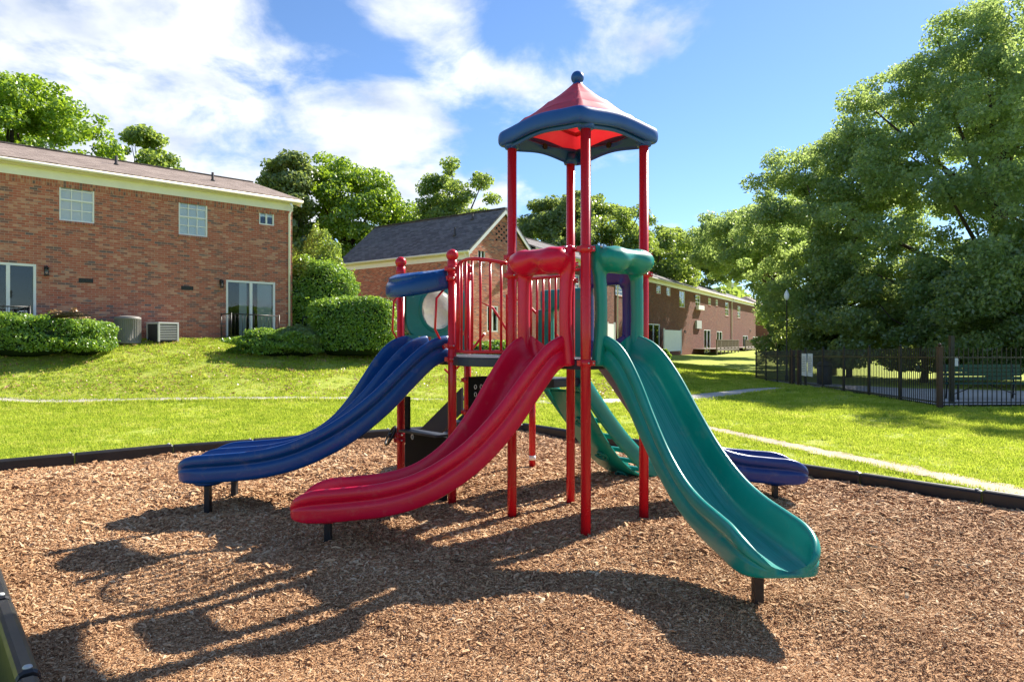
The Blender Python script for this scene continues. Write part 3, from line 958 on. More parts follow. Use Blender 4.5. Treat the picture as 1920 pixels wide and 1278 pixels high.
def patio_door(B, rect, mapf, curtain=(.05, .95), swap=False):
    a, b, c, d = rect
    f = MB(); t = .075
    for s0, s1, z0, z1 in ((a, b, d - t, d), (a, b, c, c + t), (a, a + t, c + t, d - t), (b - t, b, c + t, d - t), ((a + b) / 2 - .05, (a + b) / 2 + .05, c + t, d - t)):
        sbox(f, mapf, s0 + .001, s1 - .001, .005, .095, z0 + .001, z1 - .001)
    w = f.build('patio_door', 'white_paint', B.root)
    xm = (a + b) / 2
    for x0, x1 in ((a + t, xm - .05), (xm + .05, b - t)):
        sbox(MB(), mapf, x0 + .002, x1 - .002, .058, .066, c + t, d - t).build('pane', 'glass', w)
    for run in ([] if not curtain else curtain if isinstance(curtain, list) else [curtain]):
        x0, x1 = a + (b - a) * run[0], a + (b - a) * run[1]
        cb = MB(); n = max(3, int((x1 - x0) / .09))
        for k in range(n):
            s0, s1 = x0 + (x1 - x0) * k / n, x0 + (x1 - x0) * (k + 1) / n
            cb.add([mapf(s0, .16, c + t), mapf(s1 + .004, .125, c + t), mapf(s1 + .004, .125, d - t), mapf(s0, .16, d - t)], [(0, 1, 2, 3)])
        cb.build('curtain', 'curtain', w)
    sbox(MB(), mapf, xm + .07, xm + .10, -.03, .005, c + .9, c + 1.12).build('handle', 'black_iron', w)
    return w

def gable_building(B, L, D, eave, ridge, holes, brick_m='brick', shingle_m='shingle_brown', over=.35, right_holes=(), frieze=.36, left_open=False):
    root = B.root
    fm = lambda s_, d_, z_: (s_, d_, z_)
    rm = lambda s_, d_, z_: (L - d_, s_, z_)
    mb = MB(); wall_mesh(mb, 0, L, -1.2, eave, holes, fm)
    mb.build('wall', brick_m, root, uv=True)
    # gable end with its triangle
    mb = MB(); wall_mesh(mb, 0, D, -1.2, eave, list(right_holes), rm)
    mb.add([rm(0, 0, eave), rm(D, 0, eave), rm(D / 2, 0, ridge)], [(0, 1, 2)])
    mb.build('wall', 'brick_sunlit' if shingle_m == 'shingle_grey' else brick_m, root, uv=True)
    mb = MB(); mb.add([(0, 0, -1.2), (0, D, -1.2), (0, D, eave), (0, D / 2, ridge), (0, 0, eave)], [(0, 1, 2, 3, 4)])
    mb.add([(0, D, -1.2), (L, D, -1.2), (L, D, eave), (0, D, eave)], [(0, 1, 2, 3)])
    mb.build('wall', brick_m, root, uv=True)
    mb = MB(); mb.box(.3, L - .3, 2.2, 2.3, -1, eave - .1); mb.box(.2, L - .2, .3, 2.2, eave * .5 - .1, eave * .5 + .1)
    mb.build('dark_backing', 'dark_void', root)  # near-black sheets; the darkness of the rooms is put into their colour
    # roof slabs
    sl = (ridge - eave) / (D / 2)
    for sgn in (0, 1):
        y0, y1 = (-over, D / 2) if sgn == 0 else (D + over, D / 2)
        z0 = eave - over * sl + .12; z1 = ridge + .12
        th = .09
        v = [(-.25, y0, z0), (L + .25, y0, z0), (L + .25, y1, z1), (-.25, y1, z1)]
        m2 = MB(); m2.poly(v, (0, 0, th))
        m2.build('roof', shingle_m, root, uv='roof')
    MB().box(-.25, L + .25, D / 2 - .14, D / 2 + .14, ridge + .19, ridge + .235).build('ridge_cap', shingle_m, root, uv='roof')
    # frieze board, soffit, gutter
    MB().box(-.02, L + .02, -.03, -.004, eave - frieze, eave - .01).build('frieze_board', 'white_paint', root)
    MB().box(-.24, L + .24, -over + .02, -.035, eave - over * sl + .02, eave - over * sl + .055).build('soffit', 'cream_paint', root)
    g = MB(); g.sweep([(-.25, -over - .05, eave - over * sl + .10), (L + .25, -over - .05, eave - over * sl + .10)], (.06, .065), 8)
    g.build('gutter', 'cream_paint', root)
    # rake boards on the right gable
    for y0, y1 in ((-over, D / 2), (D + over, D / 2)):
        p = [(L + .20, y0, eave - over * sl - .10), (L + .20, y1, ridge - .10), (L + .20, y1, ridge + .125), (L + .20, y0, eave - over * sl + .125)]
        MB().poly(p, (.045, 0, 0)).build('rake_board', 'white_paint', root)
    return fm, rm

def wall_lamp(B, x, z):
    m = MB(); m.box(x - .05, x + .05, -.03, -.003, z - .02, z + .16)
    m.tube([(x, -.02, z + .12), (x, -.10, z + .16), (x, -.12, z + .13)], .012, 6)
    m.lathe([(.02, .14), (.075, .10), (.08, .08)], (x, -.12, z), 10)
    for k in range(4):
        t = math.pi / 4 + k * math.pi / 2
        m.box(x + .07 * math.cos(t) - .006, x + .07 * math.cos(t) + .006, -.12 + .07 * math.sin(t) - .006, -.12 + .07 * math.sin(t) + .006, z - .14, z + .08)
    m.lathe([(.08, -.16), (.08, -.13)], (x, -.12, z), 10)
    w = m.build('wall_lamp', 'black_iron', B.root)
    MB().lathe([(.02, -.12), (.05, -.10), (.055, .04), (.03, .07)], (x, -.12, z), 10).build('lamp_glass', 'glass', w)
def wall_vent(B, x, z, w=.42, h=.14):
    m = MB(); m.box(x - w / 2, x + w / 2, -.012, .02, z - h / 2, z + h / 2)
    for k in range(3): m.box(x - w / 2 + .02, x + w / 2 - .02, -.022, -.012, z - h / 2 + .02 + k * .042, z - h / 2 + .045 + k * .042)
    m.build('wall_vent', 'black_iron', B.root)
def vent_pipe(B, x, y, z, h=.4):
    m = MB(); m.lathe([(.14, 0), (.06, .12), (.05, .14), (.05, h)], (x, y, z), 10)
    m.build('vent_pipe', 'shingle_grey', B.root)
def iron_railing(name, pts, h, label, posts_every=1.2, zfun=None):
    """free-standing wrought iron railing, world coordinates"""
    root = empty(name, (pts[0][0], pts[0][1], pts[0][2]))
    tag(root, label, 'railing')
    for (p, q) in zip(pts[:-1], pts[1:]):
        p, q = Vector(p), Vector(q)
        L = (q - p).length
        up = Vector((0, 0, 1))
        MB().tube([p + up * h, q + up * h], .02, 6).build('top_rail', 'black_iron', root, world=True)
        MB().tube([p + up * .1, q + up * .1], .014, 6).build('bottom_rail', 'black_iron', root, world=True)
        n = max(2, int(L / .13))
        for k in range(1, n):
            c = p + (q - p) * (k / n)
            MB().tube([c + up * .1, c + up * h], .008, 5).build('baluster', 'black_iron', root, world=True)
    for p in pts:
        p = Vector(p)
        MB().tube([p, p + Vector((0, 0, h + .04))], .02, 6).build('post', 'black_iron', root, world=True)
    return root

# --- left two-storey block
B1 = Bld('apartment_building', (-24.87, 12.95), math.atan2(.684, .729), 1.6, 'long two-storey red brick apartment block at left with brown shingle roof')
E1, L1, D1 = 7.23 - 1.6, 22.0, 9.0
h1 = {k: B1.pxr(*v) for k, v in {'w1': (111, 337, 177, 416), 'w2': (335, 373, 389, 442), 'w3': (486, 393, 514, 422), 'd1': (-40, 492, 68, 612), 'd2': (424, 527, 516, 636)}.items()}
fm1, rm1 = gable_building(B1, L1, D1, E1, 8.62 - 1.6, list(h1.values()))
window(B1, h1['w1'], fm1); window(B1, h1['w2'], fm1); window(B1, h1['w3'], fm1, 'slide', sill=False, blind_to=.55)
patio_door(B1, h1['d1'], fm1, None); patio_door(B1, h1['d2'], fm1, [(.29, .43), (.66, .95)])
MB().box(0, L1, -.008, .0, E1 - .36 - .215, E1 - .36).build('soldier_course', 'brick_soldier', B1.root, uv=True)
for q in ((86, 508), (414, 532)):
    wall_lamp(B1, *B1.px(*q))
for q in ((161, 526), (351, 540)):
    wall_vent(B1, *B1.px(*q))
# downspout at the right corner
m = MB(); xs_ = L1 - .16
m.sweep([(xs_ - .1, -.40, E1 - .12), (xs_, -.36, E1 - .25), (xs_, -.07, E1 - .50), (xs_, -.07, .1)], (.05, .04), 8); m.build('downspout', 'white_paint', B1.root)
for x_, y_ in ((5.2, 2.8), (12.4, 2.4), (16.3, 2.6), (19.6, 2.0)):
    vent_pipe(B1, x_, y_, E1 + y_ * (8.62 - 7.23) / 4.5 + .15)

# --- middle block with the sunlit gable
B2 = Bld('gabled_building', (-2.23 - 10.3 * .79, 36.5 + 10.3 * .613), math.atan2(-.613, .79), .9, 'brick building with grey shingle roof and sunlit gable behind the slides')
E2, L2, D2 = 6.48 - .9, 10.3, 5.6
def b2g(x, y):
    d = Vector(((x - 960) / F_PX, 1, (639 - y) / F_PX))
    c = Vector((-2.23, 36.5, 0))
    t = c.dot(B2.a) / d.dot(B2.a)
    P = d * t
    return (P - c).dot(B2.b), P.z + CAM_H - .9
def b2r(x0, y0, x1, y1):
    l, _ = b2g(x0, (y0 + y1) / 2); r, _ = b2g(x1, (y0 + y1) / 2); _, t = b2g((x0 + x1) / 2, y0); _, b = b2g((x0 + x1) / 2, y1)
    return l, r, b, t
gh = [b2r(896, 468, 910, 492), b2r(950, 492, 958, 524), b2r(913, 573, 934, 622)]
fm2, rm2 = gable_building(B2, L2, D2, E2, 8.82 - .9, [], 'brick', 'shingle_grey', .3, gh, frieze=.5)
window(B2, gh[0], rm2, 'slide', blind_to=1.0); window(B2, gh[1], rm2, 'sash', 2, 4); patio_door(B2, gh[2], rm2, (.6, .95))
# perforated brick gable vent: shade of its openings painted as dark blocks in a diamond-like grid
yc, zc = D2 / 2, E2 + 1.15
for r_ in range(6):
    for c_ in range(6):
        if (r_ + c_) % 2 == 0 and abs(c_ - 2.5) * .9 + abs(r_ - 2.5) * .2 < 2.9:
            sbox(MB(), rm2, yc + (c_ - 2.5) * .22 - .08, yc + (c_ - 2.5) * .22 + .08, -.006, .03, zc + (r_ - 2.5) * .16 - .055, zc + (r_ - 2.5) * .16 + .055).build('vent_shade_block', 'dark_void', B2.root)
m = MB(); m.sweep([(L2 - .1, -.35, E2 - .1), (L2 - .1, -.09, E2 - .45), (L2 - .1, -.09, 0)], (.05, .04), 8); m.build('downspout', 'white_paint', B2.root)
vent_pipe(B2, 8.4, .95, E2 + .95 * .836 + .15, .5); vent_pipe(B2, 8.6, 2.2, E2 + 2.2 * .836 + .15, .35)

# --- long row receding to the right
B3 = Bld('row_building', (1.19, 40.9), math.atan2(.873, .487), .45, 'long brick row building receding to the right behind the green slide')
E3, L3, D3 = 7.1 - .45, 72.0, 9.0
wr = [(1231, 535, 1239, 550), (1250, 539, 1257, 554), (1274, 546, 1284, 576), (1304, 553, 1313, 580), (1328, 559, 1333, 572), (1342, 562, 1346, 573), (1360, 567, 1366, 592), (1383, 574, 1388, 596), (1154, 526, 1169, 554), (1076, 515, 1086, 548)]
dr = [(1214, 607, 1237, 662), (1320, 618, 1332, 662), (1344, 621, 1354, 662), (1393, 629, 1402, 660), (1412, 631, 1420, 660), (1073, 590, 1094, 655)]
hw = [B3.pxr(*q) for q in wr]; hd = [B3.pxr(*q) for q in dr]
fm3, rm3 = gable_building(B3, L3, D3, E3, E3 + 1.7, hw + hd, 'brick_shaded', 'shingle_grey', .35)
for i, q in enumerate(hw):
    small = (q[1] - q[0]) < 1.0 and (q[3] - q[2]) < 1.0
    window(B3, q, fm3, 'slide' if small else 'sash', 2, 4, sill=not small, blind_to=.0 if i in (2, 6) else .4)
for q in hd:
    patio_door(B3, q, fm3, (.05, .5))
for xx in (1371, 1156):
    lx, _ = B3.px(xx, 600)
    m = MB(); m.sweep([(lx, -.38, E3 - .1), (lx, -.08, E3 - .5), (lx, -.08, 0)], (.07, .05), 8); m.build('downspout', 'white_paint', B3.root)
for xx, yy in ((1301, 556), (1283, 622), (1406, 620)):
    wall_lamp(B3, *B3.px(xx, yy))
for k in range(9):
    vent_pipe(B3, 12 + k * 6.2, 2.2 + (k % 3) * .5, E3 + (2.2 + (k % 3) * .5) * 1.7 / 4.5 + .12, .35)
l, r, b, t = B3.pxr(1303, 601, 1312, 616)
MB().box(l, r, -.22, -.004, b, t).build('meter_box', 'ac_light', B3.root, bevel=.01)
l, r, b, t = B3.pxr(1304, 573, 1315, 581)
MB().box(l, r, -.35, -.07, b, t).build('window_air_conditioner', 'white_paint', B3.root, bevel=.02)
# far hip-roofed house beyond the row
fh = empty('far_house', (47, 128, .5), R(60)); tag(fh, 'low pale-roofed house beyond the end of the brick row', 'building')
MB().box(0, 16, 0, 10, -1, 6.8).build('wall', 'brick_shaded', fh, uv=True)
mm = MB(); mm.add([(-.5, -.5, 6.8), (16.5, -.5, 6.8), (16.5, 10.5, 6.8), (-.5, 10.5, 6.8), (4.5, 5, 9.8), (11.5, 5, 9.8)], [(0, 1, 5, 4), (1, 2, 5), (2, 3, 4, 5), (3, 0, 4), (3, 2, 1, 0)])
mm.build('roof', 'shingle_brown', fh, uv='roof')
for k in range(4):
    MB().box(2 + k * 3.6, 3.1 + k * 3.6, -.06, -.003, 4.0, 5.4).build('window', 'white_paint', fh)

# white privacy screens and timber decks before the row
def lp3(x, dep, z=0):
    return B3.o + B3.a * x + B3.b * dep + Vector((0, 0, z))
for i, (x0, x1, lab) in enumerate(((1245, 1277, 'white privacy screen panel beside the row building patio door'), (1139, 1152, 'white privacy screen panel seen through the green slide archway'))):
    a_, _ = B3.px(x0, 640, -1.2); b_, _ = B3.px(x1, 640, -1.2)
    p, q = lp3(a_, -1.2), lp3(b_, -1.2)
    g0 = gz(p.x, p.y) + .3
    rt = empty('privacy_screen', (p.x, p.y, g0)); tag(rt, lab, 'screen', 'white patio screens')
    ax = (q - p).normalized(); nn = Vector((-ax.y, ax.x, 0)); Lp = (q - p).length; nb = max(3, int(Lp / .35))
    for k in range(nb):
        c = p + ax * (Lp * (k + .5) / nb)
        MB().obox((c.x, c.y, g0 + .95), ax, nn, (0, 0, 1), Lp / nb / 2 - .004, .02, .93).build('board', 'white_paint', rt, world=True)
    for c in (p, q):
        MB().obox((c.x, c.y, g0 + .85), ax, nn, (0, 0, 1), .05, .05, 1.15).build('post', 'white_paint', rt, world=True)
def timber_deck(x0, x1, dep, top, label):
    p = lp3(x0, 0)
    g0 = gz(p.x, p.y) - .2
    rt = empty('timber_deck', (p.x, p.y, g0)); tag(rt, label, 'deck')
    a_, b_ = B3.a, B3.b
    Lx = x1 - x0
    n = 6
    for k in range(n):
        c = lp3((x0 + x1) / 2, -dep * (k + .5) / n, top)
        MB().obox(c, a_, b_, (0, 0, 1), Lx / 2, dep / n / 2 - .006, .02).build('deck_board', 'wood_grey', rt, world=True)
    npst = max(2, int(Lx / 1.8))
    for k in range(npst + 1):
        c = lp3(x0 + Lx * k / npst, -dep, 0)
        g = gz(c.x, c.y) - .1
        MB().obox((c.x, c.y, (g + top + .98) / 2), a_, b_, (0, 0, 1), .06, .06, (top + .98 - g) / 2).build('post', 'wood_grey', rt, world=True)
    for zz, hh in ((.95, .03), (.16, .03), (-.10, .09)):
        MB().obox(lp3((x0 + x1) / 2, -dep - .07, top + zz), a_, b_, (0, 0, 1), Lx / 2, .02, hh).build('rail', 'wood_grey', rt, world=True)
    nb = int(Lx / .16)
    for k in range(nb):
        MB().obox(lp3(x0 + Lx * (k + .5) / nb, -dep - .045, top + .55), a_, b_, (0, 0, 1), .02, .02, .42).build('baluster', 'wood_grey', rt, world=True)
xa, _ = B3.px(1300, 640); xb, _ = B3.px(1345, 640); xc, _ = B3.px(1360, 640); xd, _ = B3.px(1412, 640)
timber_deck(xa, xb, 2.4, .85, 'weathered timber deck with railing nearest along the row building')
timber_deck(xc, min(xd, xc + 16), 2.4, .85, 'weathered timber deck with railing at the far end of the row building')

# railings and details at the left block
def lp1(x, dep, z):
    return B1.o + B1.a * x + B1.b * dep + Vector((0, 0, z))
x0, _ = B1.px(-60, 600); x1, _ = B1.px(112, 600)
iron_railing('patio_railing', [lp1(x0, -1.3, 1.75), lp1(x1 - 1.0, -1.3, 1.75), lp1(x1 - .9, -.1, 1.75)], .95, 'black iron patio railing before the left glass door')
x0, _ = B1.px(412, 610); x1, _ = B1.px(500, 610)
iron_railing('patio_railing', [lp1(x0, -.15, 1.75), lp1(x0, -1.1, 1.75), lp1(x1, -1.1, 1.7)], .92, 'black iron patio railing before the glass door at the building corner')
p0 = lp1(L1 + .35, -.2, 1.7)
iron_railing('stair_railing', [p0, p0 + Vector((.9, .5, 0)), p0 + Vector((1.7, .2, -.1))], .92, 'black iron railing beside the tall shrub at the building corner')
# round and square condensers
def condenser_round():
    x, _ = B1.px(228, 632); c = lp1(x, -.75, 0); c.z = gz(c.x, c.y) - .02
    rt = empty('air_conditioner', c); tag(rt, 'round grey air conditioner condenser against the brick wall', 'air conditioner')
    m = MB(); m.lathe([(.40, 0), (.40, .06), (.385, .07), (.385, .80), (.40, .81), (.40, .86)], (0, 0, 0), 32); m.build('casing', 'ac_grey', rt)
    for k in range(40):
        t = 2 * math.pi * k / 40
        MB().obox((.392 * math.cos(t), .392 * math.sin(t), .44), (math.cos(t), math.sin(t), 0), (-math.sin(t), math.cos(t), 0), (0, 0, 1), .008, .008, .36).build('fin', 'ac_grey', rt)
    m = MB(); m.lathe([(.40, .86), (.33, .90), (.15, .925), (.05, .93)], (0, 0, 0), 32); m.build('fan_cover', 'ac_grey', rt)
def condenser_square():
    x, _ = B1.px(293, 634); c = lp1(x, -.7, 0); c.z = gz(c.x, c.y) - .02
    rt = empty('air_conditioner', c, B1.ang + .25); tag(rt, 'small square louvred air conditioner condenser against the brick wall', 'air conditioner')
    MB().box(-.34, .34, -.34, .34, 0, .60).build('casing', 'grey_panel', rt)
    MB().box(-.37, .37, -.37, .37, .60, .66).build('top_panel', 'ac_light', rt, bevel=.01)
    for sx in (-1, 1):
        for sy in (-1, 1):
            MB().box(sx * .34 - .03, sx * .34 + .03, sy * .34 - .03, sy * .34 + .03, 0, .599).build('corner_post', 'ac_light', rt)
    for k in range(9):
        z = .07 + k * .058
        MB().box(-.308, .308, -.365, -.342, z, z + .022).build('louvre', 'ac_light', rt)
        MB().box(.342, .365, -.308, .308, z, z + .022).build('louvre', 'ac_light', rt)
condenser_round(); condenser_square()
def patio_chair():
    x, _ = B1.px(40, 590); c = lp1(x, -.75, 1.72)
    rt = empty('patio_chair', c, B1.ang); tag(rt, 'white metal patio chair behind the left iron railing', 'chair')
    MB().box(-.22, .22, -.22, .22, .42, .45).build('seat', 'white_paint', rt)
    for sx in (-1, 1):
        for sy in (-1, 1):
            MB().tube([(sx * .2, sy * .2, .42), (sx * .23, sy * .23, 0)], .015, 6).build('leg', 'white_paint', rt)
    MB().tube([(-.21, .2, .44), (-.22, .25, .75), (-.12, .27, .88), (.12, .27, .88), (.22, .25, .75), (.21, .2, .44)], .014, 6).build('back_frame', 'white_paint', rt)
    for k in range(5):
        q = -.14 + k * .07
        MB().tube([(q, .21, .44), (q, .265, .87)], .008, 5).build('back_spindle', 'white_paint', rt)
patio_chair()
sl = MB(); sl.obox(lp1(1.5, -.8, 1.62), B1.a, B1.b, (0, 0, 1), 7.0, .8, .12); o = sl.build('patio_slab', 'concrete'); tag(o, 'low concrete patio slab along the left block', 'patio', kind='structure')

# ------------------------------------------------------------------ mulch border
def timber_mesh():
    m = MB(); L, w = 1.205, .05
    prof = [(-w, -.36), (-w, .135), (-w + .012, .155), (-w + .03, .165), (w - .03, .165), (w - .012, .155), (w, .135), (w, -.36)]
    V, Fc = [], []
    n = len(prof)
    for x_, s_ in ((-L / 2, .9), (-L / 2 + .02, 1), (L / 2 - .02, 1), (L / 2, .9)):
        V += [(x_, y_ * s_, z_ if z_ < 0 else z_ * (.5 + .5 * s_)) for y_, z_ in prof]
    for i in range(3):
        for k in range(n):
            l_ = (k + 1) % n
            Fc.append((i * n + k, i * n + l_, (i + 1) * n + l_, (i + 1) * n + k))
    Fc += [tuple(reversed(range(n))), tuple(3 * n + k for k in range(n))]
    m.add(V, Fc)
    return m.mesh('timber', 'black_plastic')
TM = timber_mesh()
mc = MB(); mc.lathe([(.021, 0), (.021, .004), (.017, .010), (.007, .013)], (0, 0, 0), 14)
CAPM = mc.mesh('stake_cap', 'ac_light')
border = empty('mulch_border', (*MULCH[0], 0)); tag(border, 'black plastic timber border edging the mulch bed', 'border')
def lay_border(p, q, off=0.0):
    p, q = Vector((*p, 0)), Vector((*q, 0))
    d = (q - p).normalized(); L = (q - p).length
    ang = math.atan2(d.y, d.x)
    k, t = 0, off
    step = 1.22
    if off == 0.0:
        step = L / max(1, round(L / 1.22))
    while t < L - .3:
        c = p + d * (t + step / 2)
        if c.y > 1.2 and abs(c.x) < c.y * .8 + 2.5:
            o = bpy.data.objects.new('timber', TM); COL.objects.link(o); o.parent = border
            o.location = (c.x - MULCH[0][0], c.y - MULCH[0][1], random.uniform(-.012, .008)); o.rotation_euler = (random.uniform(-.015, .015), random.uniform(-.006, .006), ang + random.uniform(-.006, .006))
            o.scale = (step / 1.22, 1, 1)
            cp = bpy.data.objects.new('stake_cap', CAPM); COL.objects.link(cp); cp.parent = o
            cp.location = (.555, 0, .164)
        t += step
LC, NC = MULCH[0], MULCH[6]
lay_border(MULCH[0], MULCH[1]); lay_border(MULCH[1], MULCH[2]); lay_border(MULCH[2], MULCH[3]); lay_border(MULCH[3], MULCH[4]); lay_border(MULCH[4], MULCH[5], .02)
dn = (Vector((*NC, 0)) - Vector((*LC, 0))).normalized()
tj = (Vector((-2.21, 3.18, 0)) - Vector((*LC, 0))).dot(dn)
lay_border(LC, NC, tj % 1.22)

# ------------------------------------------------------------------ play structure
PA, PB, PC, PD = Vector((0, 6.62, 0)), Vector((.635, 6.0, 0)), Vector((1.235, 6.53, 0)), Vector((.605, 7.2, 0))
PE, PG, PF, PI_ = Vector((-.622, 7.25, 0)), Vector((-1.26, 7.9, 0)), Vector((.0, 7.83, 0)), Vector((-.55, 8.62, 0))
PH = Vector((.27, 9.28, 0))
UV_ = Vector((.70, .714, 0)); VV_ = Vector((-.70, .714, 0))
UP = Vector((0, 0, 1))
DK = 1.52
play = empty('play_structure', (.3, 7.2, 0)); tag(play, 'red, blue and green playground structure with slides and a roofed tower', 'playground')
def pb(mb, name, mat, parent=None, bevel=0.0):
    return mb.build(name, mat, parent or play, world=True, bevel=bevel)
def clamp(post, p, z):
    m = MB(); m.lathe([(.050, -.03), (.056, -.028), (.056, .028), (.050, .03)], (p.x, p.y, z), 18)
    for s_ in (-1, 1):
        m.obox((p.x + s_ * .06, p.y - .01, z), (1, 0, 0), (0, 1, 0), UP, .018, .018, .022)
    c = m.build('clamp', 'red_paint', post)
    b_ = MB(); b_.sphere((p.x + .02, p.y - .056, z), .009, 8); b_.sphere((p.x + .064, p.y - .03, z), .008, 8)
    b_.build('bolt', 'steel', post)
def post(p, top, ball=False, clamps=()):
    m = MB(); m.lathe([(.0445, -.1), (.0445, top)], (p.x, p.y, 0), 24)
    o = pb(m, 'post', 'red_paint')
    if ball:
        m = MB(); m.lathe([(.050, top - .09), (.052, top - .085), (.052, top - .005), (.04, top)], (p.x, p.y, 0), 20); m.sphere((p.x, p.y, top + .05), .064, 20)
        m.build('ball_cap', 'red_paint', o)
    for z in clamps: clamp(o, p, z)
    return o
RZ = 3.56
for p in (PA, PB, PC, PD): post(p, RZ, clamps=(DK - .03, 2.47, 2.3) if p is not PB else (DK - .03, 2.47))
post(PE, 2.52, True, (DK - .03, 1.63, 2.33, 2.43)); post(PG, 2.52, True, (DK - .03, .62, .56, 2.35)); post(PI_, 2.52, True, (DK - .03, 1.2, .8)); post(PF, 2.4, True, (DK - .03,)); post(PH, 1.35)
# white maker's sticker low on the rear post
m = MB(); m.lathe([(.0455, .10), (.0455, .16)], (PH.x, PH.y, 0), 24); pb(m, 'sticker', 'white_paint')

def deck(pts, z, th=.09):
    m = MB(); m.poly([(p.x, p.y, z - th) for p in pts], (0, 0, th - .012)); d = pb(m, 'deck', 'deck_steel', bevel=.006)
    c = sum(pts, Vector()) / len(pts)
    m = MB(); m.poly([((p.x - c.x) * .97 + c.x, (p.y - c.y) * .97 + c.y, z - .011) for p in pts], (0, 0, .011)); m.build('deck_plate', 'deck_top', d)
    return d
deck([PA, PB, PC, PD], DK)
# middle deck with the bowed balcony edge
mid = (PA + PE) / 2
bow = []
for k in range(9):
    t = k / 8
    bow.append(PA.lerp(PE, t) - UV_ * (.16 * math.sin(math.pi * t)))
deck(bow + [PF, PD], DK)
deck([PE, PG, PI_, PF], DK)
PD2 = PD.lerp(PF, .32)
LD = [PD2 + UV_ * .05, PF + UV_ * .05, PF + UV_ * .5, PD2 + UV_ * .5]
deck(LD, 1.27)

def rail_barrier(name, p, q, z0, z1, nb, bowv=0.0, arch=0.0, r=.0125):
    pts_t, pts_b = [], []
    for k in range(17):
        t = k / 16
        c = p.lerp(q, t) - UV_ * (bowv * math.sin(math.pi * t))
        pts_t.append((c.x, c.y, z1 + arch * math.sin(math.pi * t) if arch >= 0 else z1))
        pts_b.append((c.x, c.y, z0))
    m = MB(); m.tube(pts_t, .017, 8); m.tube(pts_b, .017, 8)
    o = pb(m, name, 'red_paint')
    for k in range(nb):
        t = (k + .5) / nb
        c = p.lerp(q, t) - UV_ * (bowv * math.sin(math.pi * t))
        MB().tube([(c.x, c.y, z0), (c.x, c.y, z1 + max(arch, 0) * math.sin(math.pi * t))], r, 8).build('bar', 'red_paint', o)
    return o
ea = (PE - PA).normalized()
rail_barrier('balcony_rail', PA + ea * .07, PE - ea * .07, DK + .055, 2.42, 8, .16, .06)
fd = (PF - PD).normalized()
rail_barrier('barrier', PD + fd * .07, PF - fd * .07, DK + .055, 2.36, 8)
fi = (PI_ - PF).normalized()
# handrails by the stairs on the far side
m = MB(); a_, b_ = PF + fi * .1, PI_ - fi * .1
m.tube([(a_.x, a_.y, 1.5), (a_.x, a_.y, 2.2), (a_.x + .25, a_.y + .25, 2.1), (a_.x + .8, a_.y + .75, 1.55), (a_.x + .85, a_.y + .8, 1.0)], .016, 8)
m.tube([(b_.x, b_.y, 1.5), (b_.x, b_.y, 2.2), (b_.x + .25, b_.y + .25, 2.1), (b_.x + .5, b_.y + .45, 1.7), (b_.x + .5, b_.y + .45, 1.0)], .016, 8)
pb(m, 'handrail', 'red_paint')

# ---- slides
def bez(p0, p1, p2, p3, t):
    return p0 * (1 - t) ** 3 + p1 * 3 * t * (1 - t) ** 2 + p2 * 3 * t * t * (1 - t) + p3 * t ** 3
ZP = [(0, 1.0), (.03, .995), (.08, .945), (.15, .80), (.25, .555), (.35, .355), (.45, .215), (.55, .122), (.66, .068), (.78, .042), (.90, .025), (1.0, .02)]
def zprof(t):
    for (a, u), (b, v), i in zip(ZP[:-1], ZP[1:], range(99)):
        if t <= b:
            u0 = ZP[max(i - 1, 0)]; v1 = ZP[min(i + 2, len(ZP) - 1)]
            m0 = (v - u0[1]) / (b - u0[0]) if b > u0[0] else 0; m1 = (v1[1] - u) / (v1[0] - a)
            h = b - a; s_ = (t - a) / h
            return (2 * s_ ** 3 - 3 * s_ ** 2 + 1) * u + (s_ ** 3 - 2 * s_ ** 2 + s_) * h * m0 + (-2 * s_ ** 3 + 3 * s_ ** 2) * v + (s_ ** 3 - s_ ** 2) * h * m1
    return ZP[-1][1]
HALF = [(.0, .0), (.12, .0), (.165, .010), (.19, .04), (.20, .09), (.206, .15), (.212, .195), (.222, .214), (.240, .222), (.258, .215), (.272, .195), (.278, .165), (.274, .135), (.260, .120), (.240, .108), (.238, .090), (.256, .074),
        (.262, .05), (.260, -.01), (.252, -.045), (.235, -.058), (.18, -.06), (.0, -.06)]
def section(kind):
    if kind == 'single':
        h = HALF
        inner = [(-x, z) for x, z in reversed(h[1:10])] + h[0:10]
        return inner + h[10:-1] + [(0, -.06)] + [(-x, z) for x, z in reversed(h[10:-1])]
    # double: two lanes with a middle ridge
    o = .185
    left = [(-o - x, z) for x, z in reversed(h_[1:10])] if False else None
    H = HALF
    pts = []
    pts += [(-(x + o), z) for x, z in reversed(H[1:10])]
    pts += [(-o, 0.0), (-o + .06, 0.004), (-.055, .03), (-.035, .09), (-.030, .17), (-.018, .210), (0, .220), (.018, .210), (.030, .17), (.035, .09), (.055, .03), (o - .06, .004), (o, 0.0)]
    pts += [(x + o, z) for x, z in H[1:10]]
    pts += [(x + o, z) for x, z in H[10:-1]] + [(0, -.06)] + [(-(x + o), z) for x, z in reversed(H[10:-1])]
    return pts
